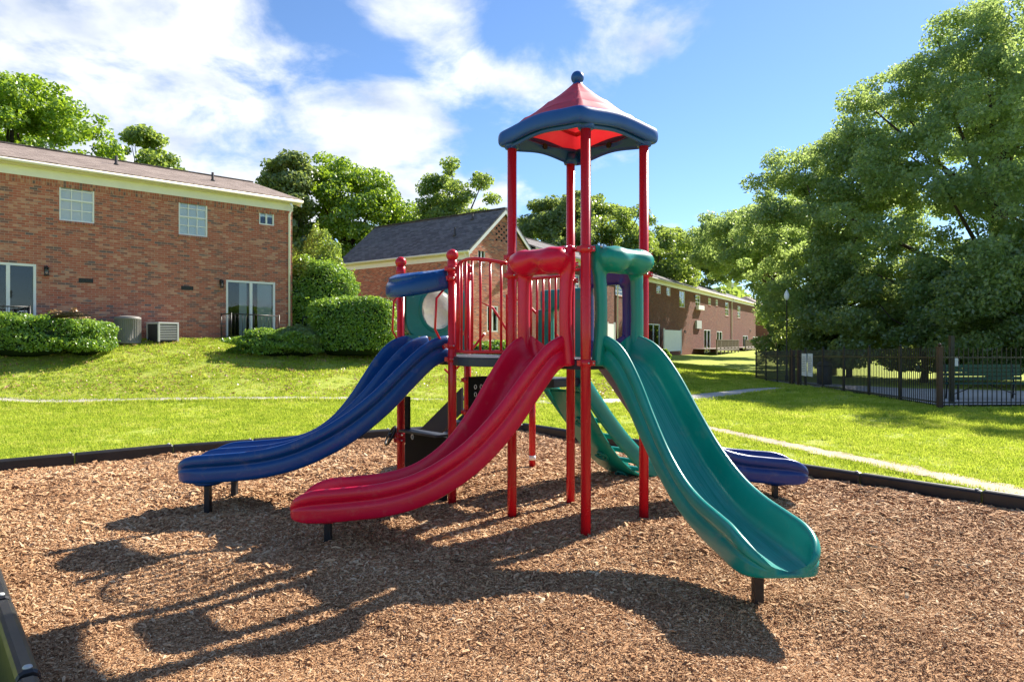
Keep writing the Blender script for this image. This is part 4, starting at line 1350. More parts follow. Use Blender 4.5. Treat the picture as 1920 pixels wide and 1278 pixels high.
def slide(p0, d0, l0, p3, d3, l3, z_end, mat, kind='single', name='slide', nose=.30, z_start=DK + .0, legs=(), wscale=1.0):
    p0, p3 = Vector((*p0, 0)), Vector((*p3, 0)); d0 = Vector((*d0, 0)).normalized(); d3 = Vector((*d3, 0)).normalized()
    p1, p2 = p0 + d0 * l0, p3 - d3 * l3
    N = 90
    raw = [bez(p0, p1, p2, p3, i / 400) for i in range(401)]
    cum = [0]
    for a, b in zip(raw[:-1], raw[1:]): cum.append(cum[-1] + (b - a).length)
    L = cum[-1]
    def at(s_):
        s_ = max(0, min(L, s_))
        lo = 0
        for k in range(400):
            if cum[k + 1] >= s_:
                f = (s_ - cum[k]) / max(1e-9, cum[k + 1] - cum[k])
                return raw[k].lerp(raw[k + 1], f)
        return raw[-1]
    sec = section(kind)
    n = len(sec)
    V, Fc = [], []
    ss = [L * i / (N - 14) * (1 - nose / L) for i in range(N - 13)] + [L - nose + nose * math.sin(math.pi / 2 * k / 13) for k in range(1, 14)]
    for s_ in ss:
        t = s_ / L
        c = at(s_); z = z_end + (z_start - z_end) * (zprof(t) - .02) / .98
        T = (at(s_ + .02) - at(s_ - .02)).normalized()
        zt = (z_start - z_end) * (zprof(min(1, t + .01)) - zprof(max(0, t - .01))) / (.98 * (min(1, t + .01) - max(0, t - .01)) * L)
        T3 = Vector((T.x, T.y, zt)).normalized()
        Lt = Vector((-T.y, T.x, 0)).normalized()
        Nn = T3.cross(Lt).normalized()
        if Nn.z < 0: Nn = -Nn
        q = max(0.0, (s_ - (L - nose)) / nose)
        g = math.sqrt(max(0.0, 1 - q ** 2.0))
        gw = .46 + .54 * math.sqrt(max(0, 1 - q ** 3.8))
        if kind == 'double': gw *= .86 + .22 * min(1.0, t * 1.3)
        for x, zz in sec:
            hgt = zz
            if zz > .0:
                hgt = zz * (.18 + .82 * g)
                if abs(x) < .1 and kind == 'double' : hgt = zz * (.05 + .95 * g)
            if zz < 0 and q > 0: hgt = zz * (1 - .65 * q ** 3)
            xx = x
            if q > 0 and .06 < zz < .13 and abs(abs(x) - (.240 if kind == 'single' else .425)) < .02:
                xx = x * (1 + .07 * q)
            P = Vector((c.x, c.y, z)) + Lt * (xx * gw * wscale) + Nn * hgt
            V.append(P)
    m = len(ss)
    for i in range(m - 1):
        for k in range(n):
            l_ = (k + 1) % n
            Fc.append((i * n + k, i * n + l_, (i + 1) * n + l_, (i + 1) * n + k))
    mb = MB(); mb.add(V, Fc, True)
    k0 = 0
    mb.f += [tuple(range(n)), tuple((m - 1) * n + k for k in reversed(range(n)))]; mb.sm += [False, True]
    for s_, off in legs:
        c = at(L - s_); T = (at(L - s_ + .02) - at(L - s_ - .02)).normalized(); Lt = Vector((-T.y, T.x, 0))
        q = c + Lt * off
        mb.sphere((q.x, q.y, z_end - .055), .15, 18, (1.0, 1.0, .28))
    o = pb(mb, name, mat)
    lay = o.data.uv_layers.new(name='UVMap')
    wmax = max(abs(q_[0]) for q_ in sec)
    lane = .185 if kind == 'double' else 0.0
    uvv = [(((abs(sec[i_ % n][0]) - lane) / (wmax - lane) if lane else sec[i_ % n][0] / wmax), ss[i_ // n]) if (i_ < m * n and sec[i_ % n][1] > -.03 and (i_ % n) < n * .62) else (1.0, 0.0) for i_ in range(len(o.data.vertices))]
    for lp in o.data.loops:
        lay.data[lp.index].uv = uvv[lp.vertex_index]
    ms = o.modifiers.new('subd', 'SUBSURF'); ms.levels = 1; ms.render_levels = 1
    for s_, off in legs:
        c = at(L - s_); T = (at(L - s_ + .02) - at(L - s_ - .02)).normalized(); Lt = Vector((-T.y, T.x, 0))
        q = c + Lt * off
        MB().obox((q.x, q.y, z_end / 2 - .07), T, Lt, UP, .026, .030, z_end / 2 + .03).build('leg', 'black_plastic', o)
    return o, at, L
AB, EG, BC, CD = (PA + PB) / 2, (PE + PG) / 2, (PB + PC) / 2, (PC + PD) / 2
so, _, _ = slide((AB.x + .03, AB.y + .03), (-.7, -.714), .80, (-1.80, 5.80), (-1, .0), .95, .27, 'red_slide', name='red_slide', legs=((.27, 0),)); so['label'] = 'curved red slide ending at the left front'
so, _, _ = slide((EG.x + .03, EG.y + .03), (-.7, -.714), .95, (-3.27, 7.14), (-1, -.0), .95, .36, 'blue_slide', 'double', name='double_slide', legs=((.30, .30), (.30, -.30))); so['label'] = 'blue double slide at the left'
so, ga, gl_ = slide((BC.x - .02, BC.y + .03), (.68, -.73), .80, (1.60, 4.02), (.08, -1), .85, .335, 'green_slide', name='green_slide', nose=.38, wscale=.96, legs=((.42, 0),)); so['label'] = 'teal green slide facing the camera at the right'
so, _, _ = slide((CD.x - .03, CD.y - .03), (.7, .714), .55, (3.10, 7.42), (1, -.06), .9, .24, 'indigo_slide', name='purple_slide', legs=((.3, 0),)); so['label'] = 'indigo slide going off to the right behind'

# ---- slide hoods: moulded arches blended by a voxel remesh
def moulded(mb, name, mat, voxel=.014, it=6):
    o = pb(mb, name, mat)
    r = o.modifiers.new('remesh', 'REMESH'); r.mode = 'VOXEL'; r.voxel_size = voxel; r.use_smooth_shade = True
    s_ = o.modifiers.new('smooth', 'SMOOTH'); s_.factor = .5; s_.iterations = it
    return o
def hood(p, q, outv, mat, name, hw=.35, open_w=.20, ztop=2.40, tilt=0.0, base=DK - .06):
    e = (q - p).normalized(); c = (p + q) / 2 + outv * .02
    m = MB()
    for s_ in (-1, 1):
        x_ = (hw + open_w) / 2
        w_ = (hw - open_w) / 2
        pts, rad = [], []
        for k in range(9):
            t = k / 8
            z = base + (ztop - base) * t
            pts.append(c + e * (s_ * (x_ + .012 * math.sin(math.pi * t * 1.0) * -1)) + outv * (.02 * math.sin(math.pi * t)) + UP * z)
            rad.append((w_ * (1 - .18 * math.sin(math.pi * t)), .052))
        m.sweep(pts, rad, 14, e, power=3.2)
        m.sphere((c + e * (s_ * (open_w + .03)) + UP * (ztop - .11)), .06, 14)
    pts, rad = [], []
    for k in range(21):
        t = k / 20
        x_ = -hw + 2 * hw * t
        b_ = .5 + .5 * math.cos(4 * math.pi * t)
        endf = min(1, min(t, 1 - t) / .06) ** .5 if 0 < t < 1 else .25
        pts.append(c + e * x_ + outv * (.075 + .045 * (1 - b_) * 0 + .03 * math.sin(math.pi * t)) + UP * (ztop + tilt * (t - .5) + .012 * math.cos(4 * math.pi * t)))
        rad.append(((.082 + .040 * math.sin(2 * math.pi * t) ** 2) * endf, (.10 + .035 * math.sin(2 * math.pi * t) ** 2) * endf))
    m.sweep(pts, rad, 18, UP)
    # flat back plate joining the roll to the legs
    pts = [c + e * (-hw) + UP * (ztop - .0), c + e * hw + UP * (ztop - .0)]
    m.sweep(pts, [(.12, .04), (.12, .04)], 12, UP, power=4)
    o = moulded(m, name, mat)
    for s_ in (-1, 1):
        b_ = c + e * (s_ * (hw - .035)) + outv * .06 + UP * (ztop + .095)
        MB().sphere(b_, .013, 10).build('bolt', 'steel', o)
    for s_, pp in ((-1, p), (1, q)):
        a_ = c + e * (s_ * (hw - .02)) + UP * (ztop + .07)
        MB().tube([a_, Vector((pp.x, pp.y, a_.z))], .016, 8).build('bracket', 'red_paint', o)
    return o
ho = hood(PA, PB, -UV_, 'red_plastic', 'slide_hood', .325); ho['label'] = 'red moulded hood over the red slide'
ho = hood(PB, PC, Vector((.68, -.73, 0)), 'green_plastic', 'slide_hood', .325); ho['label'] = 'green moulded hood over the green slide'
ho = hood(PC, PD, UV_, 'purple_plastic', 'slide_hood', .325, ztop=2.34); ho['label'] = 'indigo moulded hood at the rear'
q0, q1 = LD[3] + UV_ * .02, LD[2] + UV_ * .02
ho = hood(q0, q1, UV_, 'green_plastic', 'climber_arch', .33, .17, 2.16, base=1.2); ho['label'] = 'green arch at the head of the climber'
# two solid cheek panels under that arch
e_ = (q1 - q0).normalized(); c_ = (q0 + q1) / 2
m = MB()
for s_ in (-1, 1):
    m.sweep([c_ + e_ * (s_ * .27) + UP * 1.12, c_ + e_ * (s_ * .27) + UP * 2.05], (.11, .03), 12, e_, power=4)
moulded(m, 'cheek_panel', 'green_plastic')

# ---- blue visor between the two ball-capped posts
eg = (PG - PE).normalized(); out = -UV_
m = MB()
def vis(t, d, z):
    return PE.lerp(PG, .06 + .88 * t) + out * d + UP * z
def bow_(t):
    return .36 * max(0.0, math.sin(math.pi * t)) ** .62
pts = [vis(k / 28, .04 + bow_(k / 28), 2.31 - .30 * bow_(k / 28)) for k in range(29)]
m.sweep(pts, [(.095 - .02 * math.sin(math.pi * k / 28), .045) for k in range(29)], 14, UP, power=3)
pts = [vis(k / 12, .03, 2.34) for k in range(13)]
m.sweep(pts, (.095, .045), 14, UP, power=3)
for a0, a1 in ((0.0, 1.0),):
    for k in range(24):
        t = (k + .5) / 24
        b_ = bow_(t)
        for f0, f1 in (((.0, .30), (.62, 1.0)) if .22 < t < .80 else ((.0, 1.0),)):
            q0_, q1_ = vis(t, .03 + b_ * f0, 2.40 - .10 * b_ * f0), vis(t, .04 + b_ * f1, 2.40 - .24 * b_ * f1)
            if (q1_ - q0_).length > .02:
                m.sweep([q0_, q1_], (.030, .030), 8, eg, power=4)
vs = moulded(m, 'slide_visor', 'blue_plastic', .013, 12); vs['label'] = 'blue bowed visor over the double slide'
# red grab handles beside the blue slide
for p_, s_ in ((PE, 1), (PG, -1)):
    a_ = p_ + eg * (s_ * .075) + out * .05
    m = MB(); m.tube([a_ + UP * 2.22, a_ + out * .10 + UP * 2.12, a_ + out * .12 + UP * 1.80, a_ + out * .03 + UP * 1.66, a_ + UP * 1.6], .012, 8); pb(m, 'grab_handle', 'red_paint')
# red safety bar frames: leaning loop near each post
# ---- bubble panel on the end of the deck
gi_ = (PI_ - PG).normalized(); gn = Vector((gi_.y, -gi_.x, 0))
cpan = (PG + PI_) / 2
def on_panel(x, z, d=0.0):
    return cpan + gi_ * x + gn * d + UP * z
W2 = (PI_ - PG).length / 2 - .055
BZ, BR = 2.05, .235
ring = [(BR * math.cos(2 * math.pi * k / 48), BR * math.sin(2 * math.pi * k / 48)) for k in range(48)]
outer = []
for k in range(48):
    t = 2 * math.pi * k / 48
    c, s_ = math.cos(t), math.sin(t)
    hx, hz = W2, .32
    pw = 5
    r_ = 1 / ((abs(c) / hx) ** pw + (abs(s_) / hz) ** pw) ** (1 / pw)
    outer.append((r_ * c, r_ * s_))
m = MB()
V = []
for d in (-.03, .03):
    V += [on_panel(x, BZ + z, d) for x, z in ring] + [on_panel(x, BZ + z, d) for x, z in outer]
Fc = []
for k in range(48):
    l_ = (k + 1) % 48
    Fc += [(k, l_, 48 + l_, 48 + k), (96 + k, 144 + k, 144 + l_, 96 + l_), (48 + k, 48 + l_, 144 + l_, 144 + k), (k, 96 + k, 96 + l_, l_)]
m.add(V, Fc)
panel = pb(m, 'bubble_panel', 'green_plastic', bevel=.008); panel['label'] = 'teal panel with a round clear bubble window'
m = MB()
for x_ in (-W2 + .10, 0, W2 - .10):
    m.obox(on_panel(x_, 1.655), gi_, gn, UP, .075 if x_ else .045, .028, .095)
m.obox(on_panel(0, 1.575), gi_, gn, UP, W2, .03, .03)
m.build('lower_slats', 'green_plastic', panel)
m = MB(); m.sweep([on_panel(1.06 * x, BZ + 1.06 * z, .0) for x, z in ring], .042, 8, closed=True); m.build('bubble_frame', 'green_plastic', panel)
m = MB(); V, Fc = [], []
for j in range(7):
    f = j / 6
    V += [on_panel(x * math.cos(f * math.pi / 2), BZ + z * math.cos(f * math.pi / 2), (.02 + .15 * math.sin(f * math.pi / 2))) for x, z in ring]
for j in range(6):
    for k in range(48):
        l_ = (k + 1) % 48
        Fc.append((j * 48 + k, j * 48 + l_, (j + 1) * 48 + l_, (j + 1) * 48 + k))
m.add(V, Fc, True); m.build('bubble_window', 'bubble', panel)

# ---- roof
rc = (PA + PC) / 2 * .5 + (PB + PD) / 2 * .5
ex = (PC - PA).normalized(); ey = Vector((-ex.y, ex.x, 0))
def sq_ring(hd, z, arch=0.0, n=14, rnd=.0):
    """diamond with corners on ex/ey (over the posts); edge middles lifted by arch"""
    cs = [ex, ey, -ex, -ey]
    pts = []
    for i in range(4):
        a, b = cs[i], cs[(i + 1) % 4]
        for k in range(n):
            t = k / n
            p_ = (a * (1 - t) + b * t) * hd
            f = 1.0
            e_ = min(t, 1 - t)
            if rnd and e_ < .10: p_ = p_ * (1 - rnd * (1 - e_ / .10) ** 2)
            pts.append(rc + p_ + UP * (z + arch * math.sin(math.pi * t) ** 2))
    return pts
def ring_surface(rings, closed_section=False):
    m = MB(); n = len(rings[0]); V = [p for r in rings for p in r]; Fc = []
    k_ = len(rings)
    for i in range(k_ if closed_section else k_ - 1):
        j = (i + 1) % k_
        for k in range(n):
            l_ = (k + 1) % n
            Fc.append((i * n + k, i * n + l_, j * n + l_, j * n + k))
    m.add(V, Fc, True)
    return m
canopy_parts = []
# blue rim: closed rounded section swept round the diamond
secr = []
for k in range(14):
    t = 2 * math.pi * k / 14
    a, b = math.cos(t), math.sin(t)
    a = math.copysign(abs(a) ** .8, a); b = math.copysign(abs(b) ** .8, b)
    secr.append((.738 + .050 * a, 3.595 + .072 * b))
rim = pb(ring_surface([sq_ring(h_, z_, .042, 16, .03) for h_, z_ in secr], True), 'roof_rim', 'roof_blue')
rim.modifiers.new('s', 'SUBSURF').render_levels = 1
# red upper roof in three lapped tiers
tiers = [(.745, 3.635, .50, 3.80), (.515, 3.785, .275, 3.945), (.29, 3.93, .035, 4.115)]
for i, (r0, z0, r1, z1) in enumerate(tiers):
    rs = [sq_ring(r0 - .03, z0 - .030, .042 * (1 - .3 * i)), sq_ring(r0 + .006, z0 - .028, .042 * (1 - .3 * i)), sq_ring(r0 - .004, z0, .042 * (1 - .3 * i))]
    for k in range(1, 5):
        t = k / 4
        rs.append(sq_ring(r0 + (r1 - r0) * t, z0 + (z1 - z0) * t - .012 * math.sin(math.pi * t), .042 * (1 - .3 * i) * (1 - t) + .03 * (1 - .3 * i) * t * .6))
    o = pb(ring_surface(rs), 'roof_tier', 'roof_red')
    # inner blue valance under the roof, the shade in its round holes painted as dark plugs
rs = [sq_ring(.70, 3.50, .045, 16, .05), sq_ring(.68, 3.55, .035, 16), sq_ring(.655, 3.62, .01, 16), sq_ring(.64, 3.66, -.03, 16)]
o = pb(ring_surface(rs), 'valance', 'roof_blue')
sd = o.modifiers.new('solid', 'SOLIDIFY'); sd.thickness = .02
for i, (a, b) in enumerate(((ex, ey), (ey, -ex), (-ex, -ey), (-ey, ex))):
    for t in (.5,):
        p_ = rc + (a * (1 - t) + b * t) * .668 + UP * 3.61
        nn = (a + b).normalized()
        MB().sweep([p_ - nn * .035, p_ - nn * .022], .03, 14).build('hole', 'dark_void', o)
for p_ in (PA, PB, PC, PD):
    MB().lathe([(.065, 3.50), (.075, 3.53), (.075, 3.60)], (p_.x, p_.y, 0), 18).build('post_socket', 'roof_blue', o)
m = MB(); m.lathe([(.05, 4.08), (.045, 4.11), (.03, 4.12)], (rc.x, rc.y, 0), 16); m.sphere((rc.x, rc.y, 4.165), .062, 20); pb(m, 'finial_ball', 'roof_blue')

# ---- green curved climber at the rear
top_c = (LD[2] + LD[3]) / 2 + UV_ * .03; bot_c = Vector((1.70, 8.98, 0)); dirc = (bot_c - top_c); dirc.z = 0; Lc_ = dirc.length; dirc.normalize(); lat = Vector((-dirc.y, dirc.x, 0))
def climb(t, off=0.0, drop=0.0):
    z = 1.24 * (1 - t) ** 1.15 - .22 * math.sin(math.pi * t) * .35 - drop
    return top_c + dirc * (Lc_ * t) + lat * off + UP * max(z, .0)
climber = None
for s_ in (-.30, .30):
    m = MB(); m.sweep([climb(k / 20, s_) for k in range(21)], [(.105, .03)] * 21, 12, UP, power=3)
    o = pb(m, 'climber_rail', 'green_plastic')
for k in range(1, 7):
    t = k / 7
    m = MB(); m.sweep([climb(t, -.28, .03), climb(t, .28, .03)], (.03, .045), 10, UP); pb(m, 'climber_rung', 'green_plastic')
m = MB()
V, Fc = [], []
for k in range(17):
    t = .03 + .90 * k / 16
    d = .05 + .16 * math.sin(math.pi * min(1, t * 1.05))
    for off in (-.25, .25):
        V += [climb(t, off, d), climb(t, off, d + .03)]
for k in range(16):
    a = k * 4
    Fc += [(a, a + 4, a + 6, a + 2), (a + 1, a + 3, a + 7, a + 5), (a, a + 1, a + 5, a + 4), (a + 2, a + 6, a + 7, a + 3)]
m.add(V, Fc, True); bel = pb(m, 'climber_belly', 'green_plastic')
for t0 in (.2, .45, .7):
    pts = []
    for k in range(26):
        a = k / 25 * 3.6 * math.pi; r_ = .10 * (1 - k / 32)
        cc = climb(t0, 0, .05 + .16 * math.sin(math.pi * t0) + .045)
        pts.append(cc + lat * (r_ * math.cos(a)) + (climb(t0 + .05) - climb(t0 - .05)).normalized() * (r_ * math.sin(a)))
    MB().tube(pts, .014, 6).build('scroll', 'green_plastic', bel)

# ---- stairs behind
st = Vector((-.42, 8.95, 0)); sd_ = Vector((-.78, .62, 0)).normalized(); sl_ = Vector((-sd_.y, sd_.x, 0))
for s_ in (-.3, .3):
    a_ = st + sl_ * s_
    m = MB(); m.poly([a_ + UP * 1.10, a_ + UP * .80, a_ + sd_ * .95 + UP * .02, a_ + sd_ * 1.05 + UP * .02, a_ + sd_ * 1.05 + UP * .28], sl_ * .035); pb(m, 'stair_stringer', 'grey_panel')
for k in range(5):
    c_ = st + sd_ * (.12 + .2 * k) + UP * (.95 - .18 * k)
    m = MB(); m.obox(c_ + sl_ * .0175, sd_, sl_, UP, .11, .275, .015); pb(m, 'stair_tread', 'deck_steel')
hb = st + sd_ * .82 - sl_ * .34
m = MB(); m.tube([hb + UP * .02, hb + UP * 1.22], .016, 8); m.tube([hb + UP * 1.20, hb - sd_ * .32 + UP * 1.50, hb - sd_ * .62 + UP * 1.78], .016, 8); m.tube([hb + UP * 1.20, hb + sd_ * .12 + UP * 1.28], .016, 8)
pb(m, 'stair_handrail', 'red_paint')

# ---- black shop counter, steering wheel and marker panels under the deck
ge = (PE - PG).normalized(); gn2 = -UV_
a_ = PG + ge * .10
m = MB(); m.obox(a_ + ge * .36 + UP * .33, ge, gn2, UP, .36, .014, .34); counter = pb(m, 'counter_panel', 'black_board', bevel=.006)
m = MB(); m.obox(a_ + ge * .35 + gn2 * .03 + UP * .685, ge, gn2, UP, .33, .09, .012); m.build('counter_top', 'deck_steel', counter)
m = MB(); m.obox(a_ + ge * .03 + UP * .86, ge, gn2, UP, .035, .014, .20); m.build('counter_upright', 'black_board', counter)
pts = [a_ + ge * .14 + gn2 * .017 + UP * .62 + ge * (.018 * math.cos(t)) + UP * (.026 * math.sin(t)) for t in np.linspace(0, 2 * math.pi, 17)[:-1]]
MB().tube(pts, .006, 6, closed=True).build('letter_mark', 'white_paint', counter)
wc = PG - ge * .13 + gn2 * .05 + UP * .60
ax1, ax2 = (ge * .75 + UP * .3 - gn2 * .2).normalized(), None
nw = (gn2 * .75 - ge * .35 + UP * .45).normalized(); ax1 = nw.orthogonal().normalized(); ax2 = nw.cross(ax1)
m = MB(); m.tube([wc + ax1 * (.115 * math.cos(t)) + ax2 * (.115 * math.sin(t)) for t in np.linspace(0, 2 * math.pi, 25)[:-1]], .013, 8, closed=True)
wheel = pb(m, 'steering_wheel', 'black_plastic')
for t in (0, 2.09, 4.19):
    MB().tube([wc, wc + ax1 * (.11 * math.cos(t)) + ax2 * (.11 * math.sin(t))], .012, 6).build('spoke', 'black_plastic', wheel)
m = MB(); m.sphere(wc, .035, 12); m.tube([wc, wc - nw * .08, PG + UP * .58], .02, 8); m.build('hub', 'black_plastic', wheel)
pn = PF.lerp(PE, .55)
ef = (PF - PE).normalized(); nf = Vector((ef.y, -ef.x, 0))
if nf.y > 0: nf = -nf
m = MB(); m.obox(pn + UP * 1.0, ef, nf, UP, .16, .012, .30); mk = pb(m, 'counting_panel', 'black_board', bevel=.004)
for r_ in range(6):
    for c2 in range(3):
        q = pn + nf * .015 + ef * ((c2 - 1) * .08) + UP * (.79 + r_ * .08)
        MB().tube([q + ef * (.016 * math.cos(t)) + UP * (.022 * math.sin(t)) for t in np.linspace(0, 2 * math.pi, 11)[:-1]], .004, 5, closed=True).build('bead_mark', 'white_paint', mk)

# ------------------------------------------------------------------ pool fence and what stands round it
fence = empty('pool_fence', (10.43, 17, .04)); tag(fence, 'black metal picket fence around the pool area', 'fence')
def picket_mesh():
    m = MB(); w = .0085; m.box(-w, w, -w, w, 0, 1.43); return m.mesh('picket', 'black_iron')
PK = picket_mesh()
FENCE_L = (Vector((10.43, 17, 0)), Vector((12.96, 37, 0))); FENCE_R = (Vector((10.43, 17, 0)), Vector((17.0, 17.25, 0)))
def fz(t, side):
    return .04 + (-.39) * t if side == 'L' else .04 - .02 * t
for side, (p, q) in (('L', FENCE_L), ('R', FENCE_R)):
    d = (q - p).normalized(); L = (q - p).length; ang = math.atan2(d.y, d.x)
    nrm_ = Vector((-d.y, d.x, 0))
    n = int(L / .118)
    for k in range(1, n):
        t = k / n
        c = p + d * (L * t)
        o = bpy.data.objects.new('picket', PK); COL.objects.link(o); o.parent = fence
        o.location = (c.x - 10.43, c.y - 17, fz(t, side) - .04 + .05); o.rotation_euler = (0, 0, ang)
    for zz in (.14, 1.24):
        m = MB(); a, b = p + UP * (fz(0, side) + zz), q + UP * (fz(1, side) + zz)
        m.obox((a + b) / 2, (b - a).normalized(), nrm_, UP, L / 2, .016, .017); m.build('rail', 'black_iron', fence, world=True)
    npst = round(L / 2.3)
    for k in range(1, npst + 1):
        c = p + d * (L * k / npst); z0 = fz(k / npst, side)
        m = MB(); m.box(c.x - .03, c.x + .03, c.y - .03, c.y + .03, z0 - .2, z0 + 1.5); m.box(c.x - .038, c.x + .038, c.y - .038, c.y + .038, z0 + 1.5, z0 + 1.52); m.sphere((c.x, c.y, z0 + 1.555), .035, 8)
        m.build('post', 'black_iron', fence, world=True)
c = Vector((10.43, 17, 0))
m = MB(); m.box(c.x - .055, c.x + .055, c.y - .055, c.y + .055, -.2, 1.52); m.box(c.x - .065, c.x + .065, c.y - .065, c.y + .065, 1.52, 1.545); m.sphere((c.x, c.y, 1.585), .042, 10)
o = m.build('post', 'rust_post', fence, world=True); o['label'] = 'thick rusty brown corner post'
for t in (.60, .645):
    c = FENCE_L[0].lerp(FENCE_L[1], t)
    z0 = fz(t, 'L')
    m = MB(); m.box(c.x - .07, c.x + .07, c.y - .07, c.y + .07, z0 - .2, z0 + 1.5); o = m.build('gate_post', 'rust_post', fence, world=True)
# white notice boards hung on the fence
for i, t in enumerate((.52, .56)):
    c = FENCE_L[0].lerp(FENCE_L[1], t); z0 = fz(t, 'L')
    d = (FENCE_L[1] - FENCE_L[0]).normalized(); n_ = Vector((-d.y, d.x, 0))
    cc = c + n_ * .03
    rt = MB(); rt.obox(cc + UP * (z0 + .90), d, n_, UP, .32, .006, .45)
    o = rt.build('notice_board', 'white_paint'); tag(o, ('nearer' if i == 0 else 'farther') + ' of two white notice boards on the pool fence', 'sign', 'pool notices')
    ln = MB()
    for k in range(9):
        ln.obox(cc + n_ * .008 + UP * (z0 + 1.2 - k * .07), d, n_, UP, .24 if k % 3 else .18, .002, .010)
    ln.build('text_lines', 'ac_grey', o)
# pool deck
PD_ = [(10.75, 17.6), (17, 18.2), (30, 20), (30, 24), (19, 23.5), (15.2, 27), (14.2, 34), (13.2, 36.4), (12.3, 30)]
o = clip_poly_sheet('pool_deck', PD_, .8, lambda x, y: ground(x, y) + .03, 'concrete'); tag(o, 'pale concrete pool deck behind the fence', 'paving', kind='structure')
# green park bench
def bench():
    c = Vector((13.35, 19.6, gz(13.35, 19.6) + .03))
    rt = empty('park_bench', c, R(4)); tag(rt, 'dark green slatted park bench behind the pool fence', 'bench')
    for k in range(4):
        MB().box(-1.25, 1.25, -.22 + k * .115, -.12 + k * .115, .43, .455).build('seat_slat', 'bench_green', rt)
    for k in range(4):
        MB().box(-1.25, 1.25, .245 + k * .02, .27 + k * .02, .52 + k * .115, .62 + k * .115).build('back_slat', 'bench_green', rt)
    for x_ in (-1.0, 1.0):
        MB().tube([(x_, -.2, 0), (x_, -.2, .42), (x_, .24, .42), (x_, .33, .98)], .025, 8).build('frame', 'black_iron', rt)
        MB().tube([(x_, .24, .42), (x_, .28, 0)], .025, 8).build('leg', 'black_iron', rt)
    for s_ in (-1, 1):
        MB().tube([(s_ * .95, .1, .12), (s_ * .1, .1, .42)], .014, 6).build('brace', 'black_iron', rt)
bench()
# pole with a small white plate, and a lamp post farther off
c = Vector((11.35, 18.0, gz(11.35, 18.0)))
rt = empty('sign_pole', c); tag(rt, 'square dark pole with white plate just inside the fence', 'pole')
MB().box(-.05, .05, -.05, .05, 0, 1.78).build('pole', 'black_iron', rt); MB().box(-.07, .07, -.07, .07, 0, .06).build('base', 'black_iron', rt)
MB().box(.055, .16, -.055, -.045, 1.0, 1.22).build('plate', 'white_paint', rt)
lx, ly = (1475 - 960) / F_PX * 34, 34
c = Vector((lx, ly, gz(lx, ly)))
rt = empty('lamp_post', c); tag(rt, 'slim black lamp post with white globe lantern before the trees', 'street lamp')
MB().lathe([(.08, 0), (.08, .3), (.04, .4), (.03, 3.95), (.05, 4.0)], (0, 0, 0), 12).build('pole', 'black_iron', rt)
MB().lathe([(.05, 4.0), (.11, 4.10), (.12, 4.26), (.085, 4.36)], (0, 0, 0), 12).build('lantern', 'white_paint', rt)
MB().lathe([(.10, 4.36), (.07, 4.41), (.02, 4.46), (.008, 4.52)], (0, 0, 0), 12).build('cap', 'white_paint', rt)
# litter bin beside the pool deck
c = Vector((13.9, 31, gz(13.9, 31)))
rt = empty('litter_bin', c); tag(rt, 'black litter bin on the pool deck behind the notice boards', 'bin')
MB().lathe([(.26, 0), (.30, .05), (.32, .85)], (0, 0, 0), 16).build('body', 'black_plastic', rt); MB().lathe([(.33, .85), (.33, .92), (.20, 1.05), (.02, 1.08)], (0, 0, 0), 16).build('lid', 'black_plastic', rt)

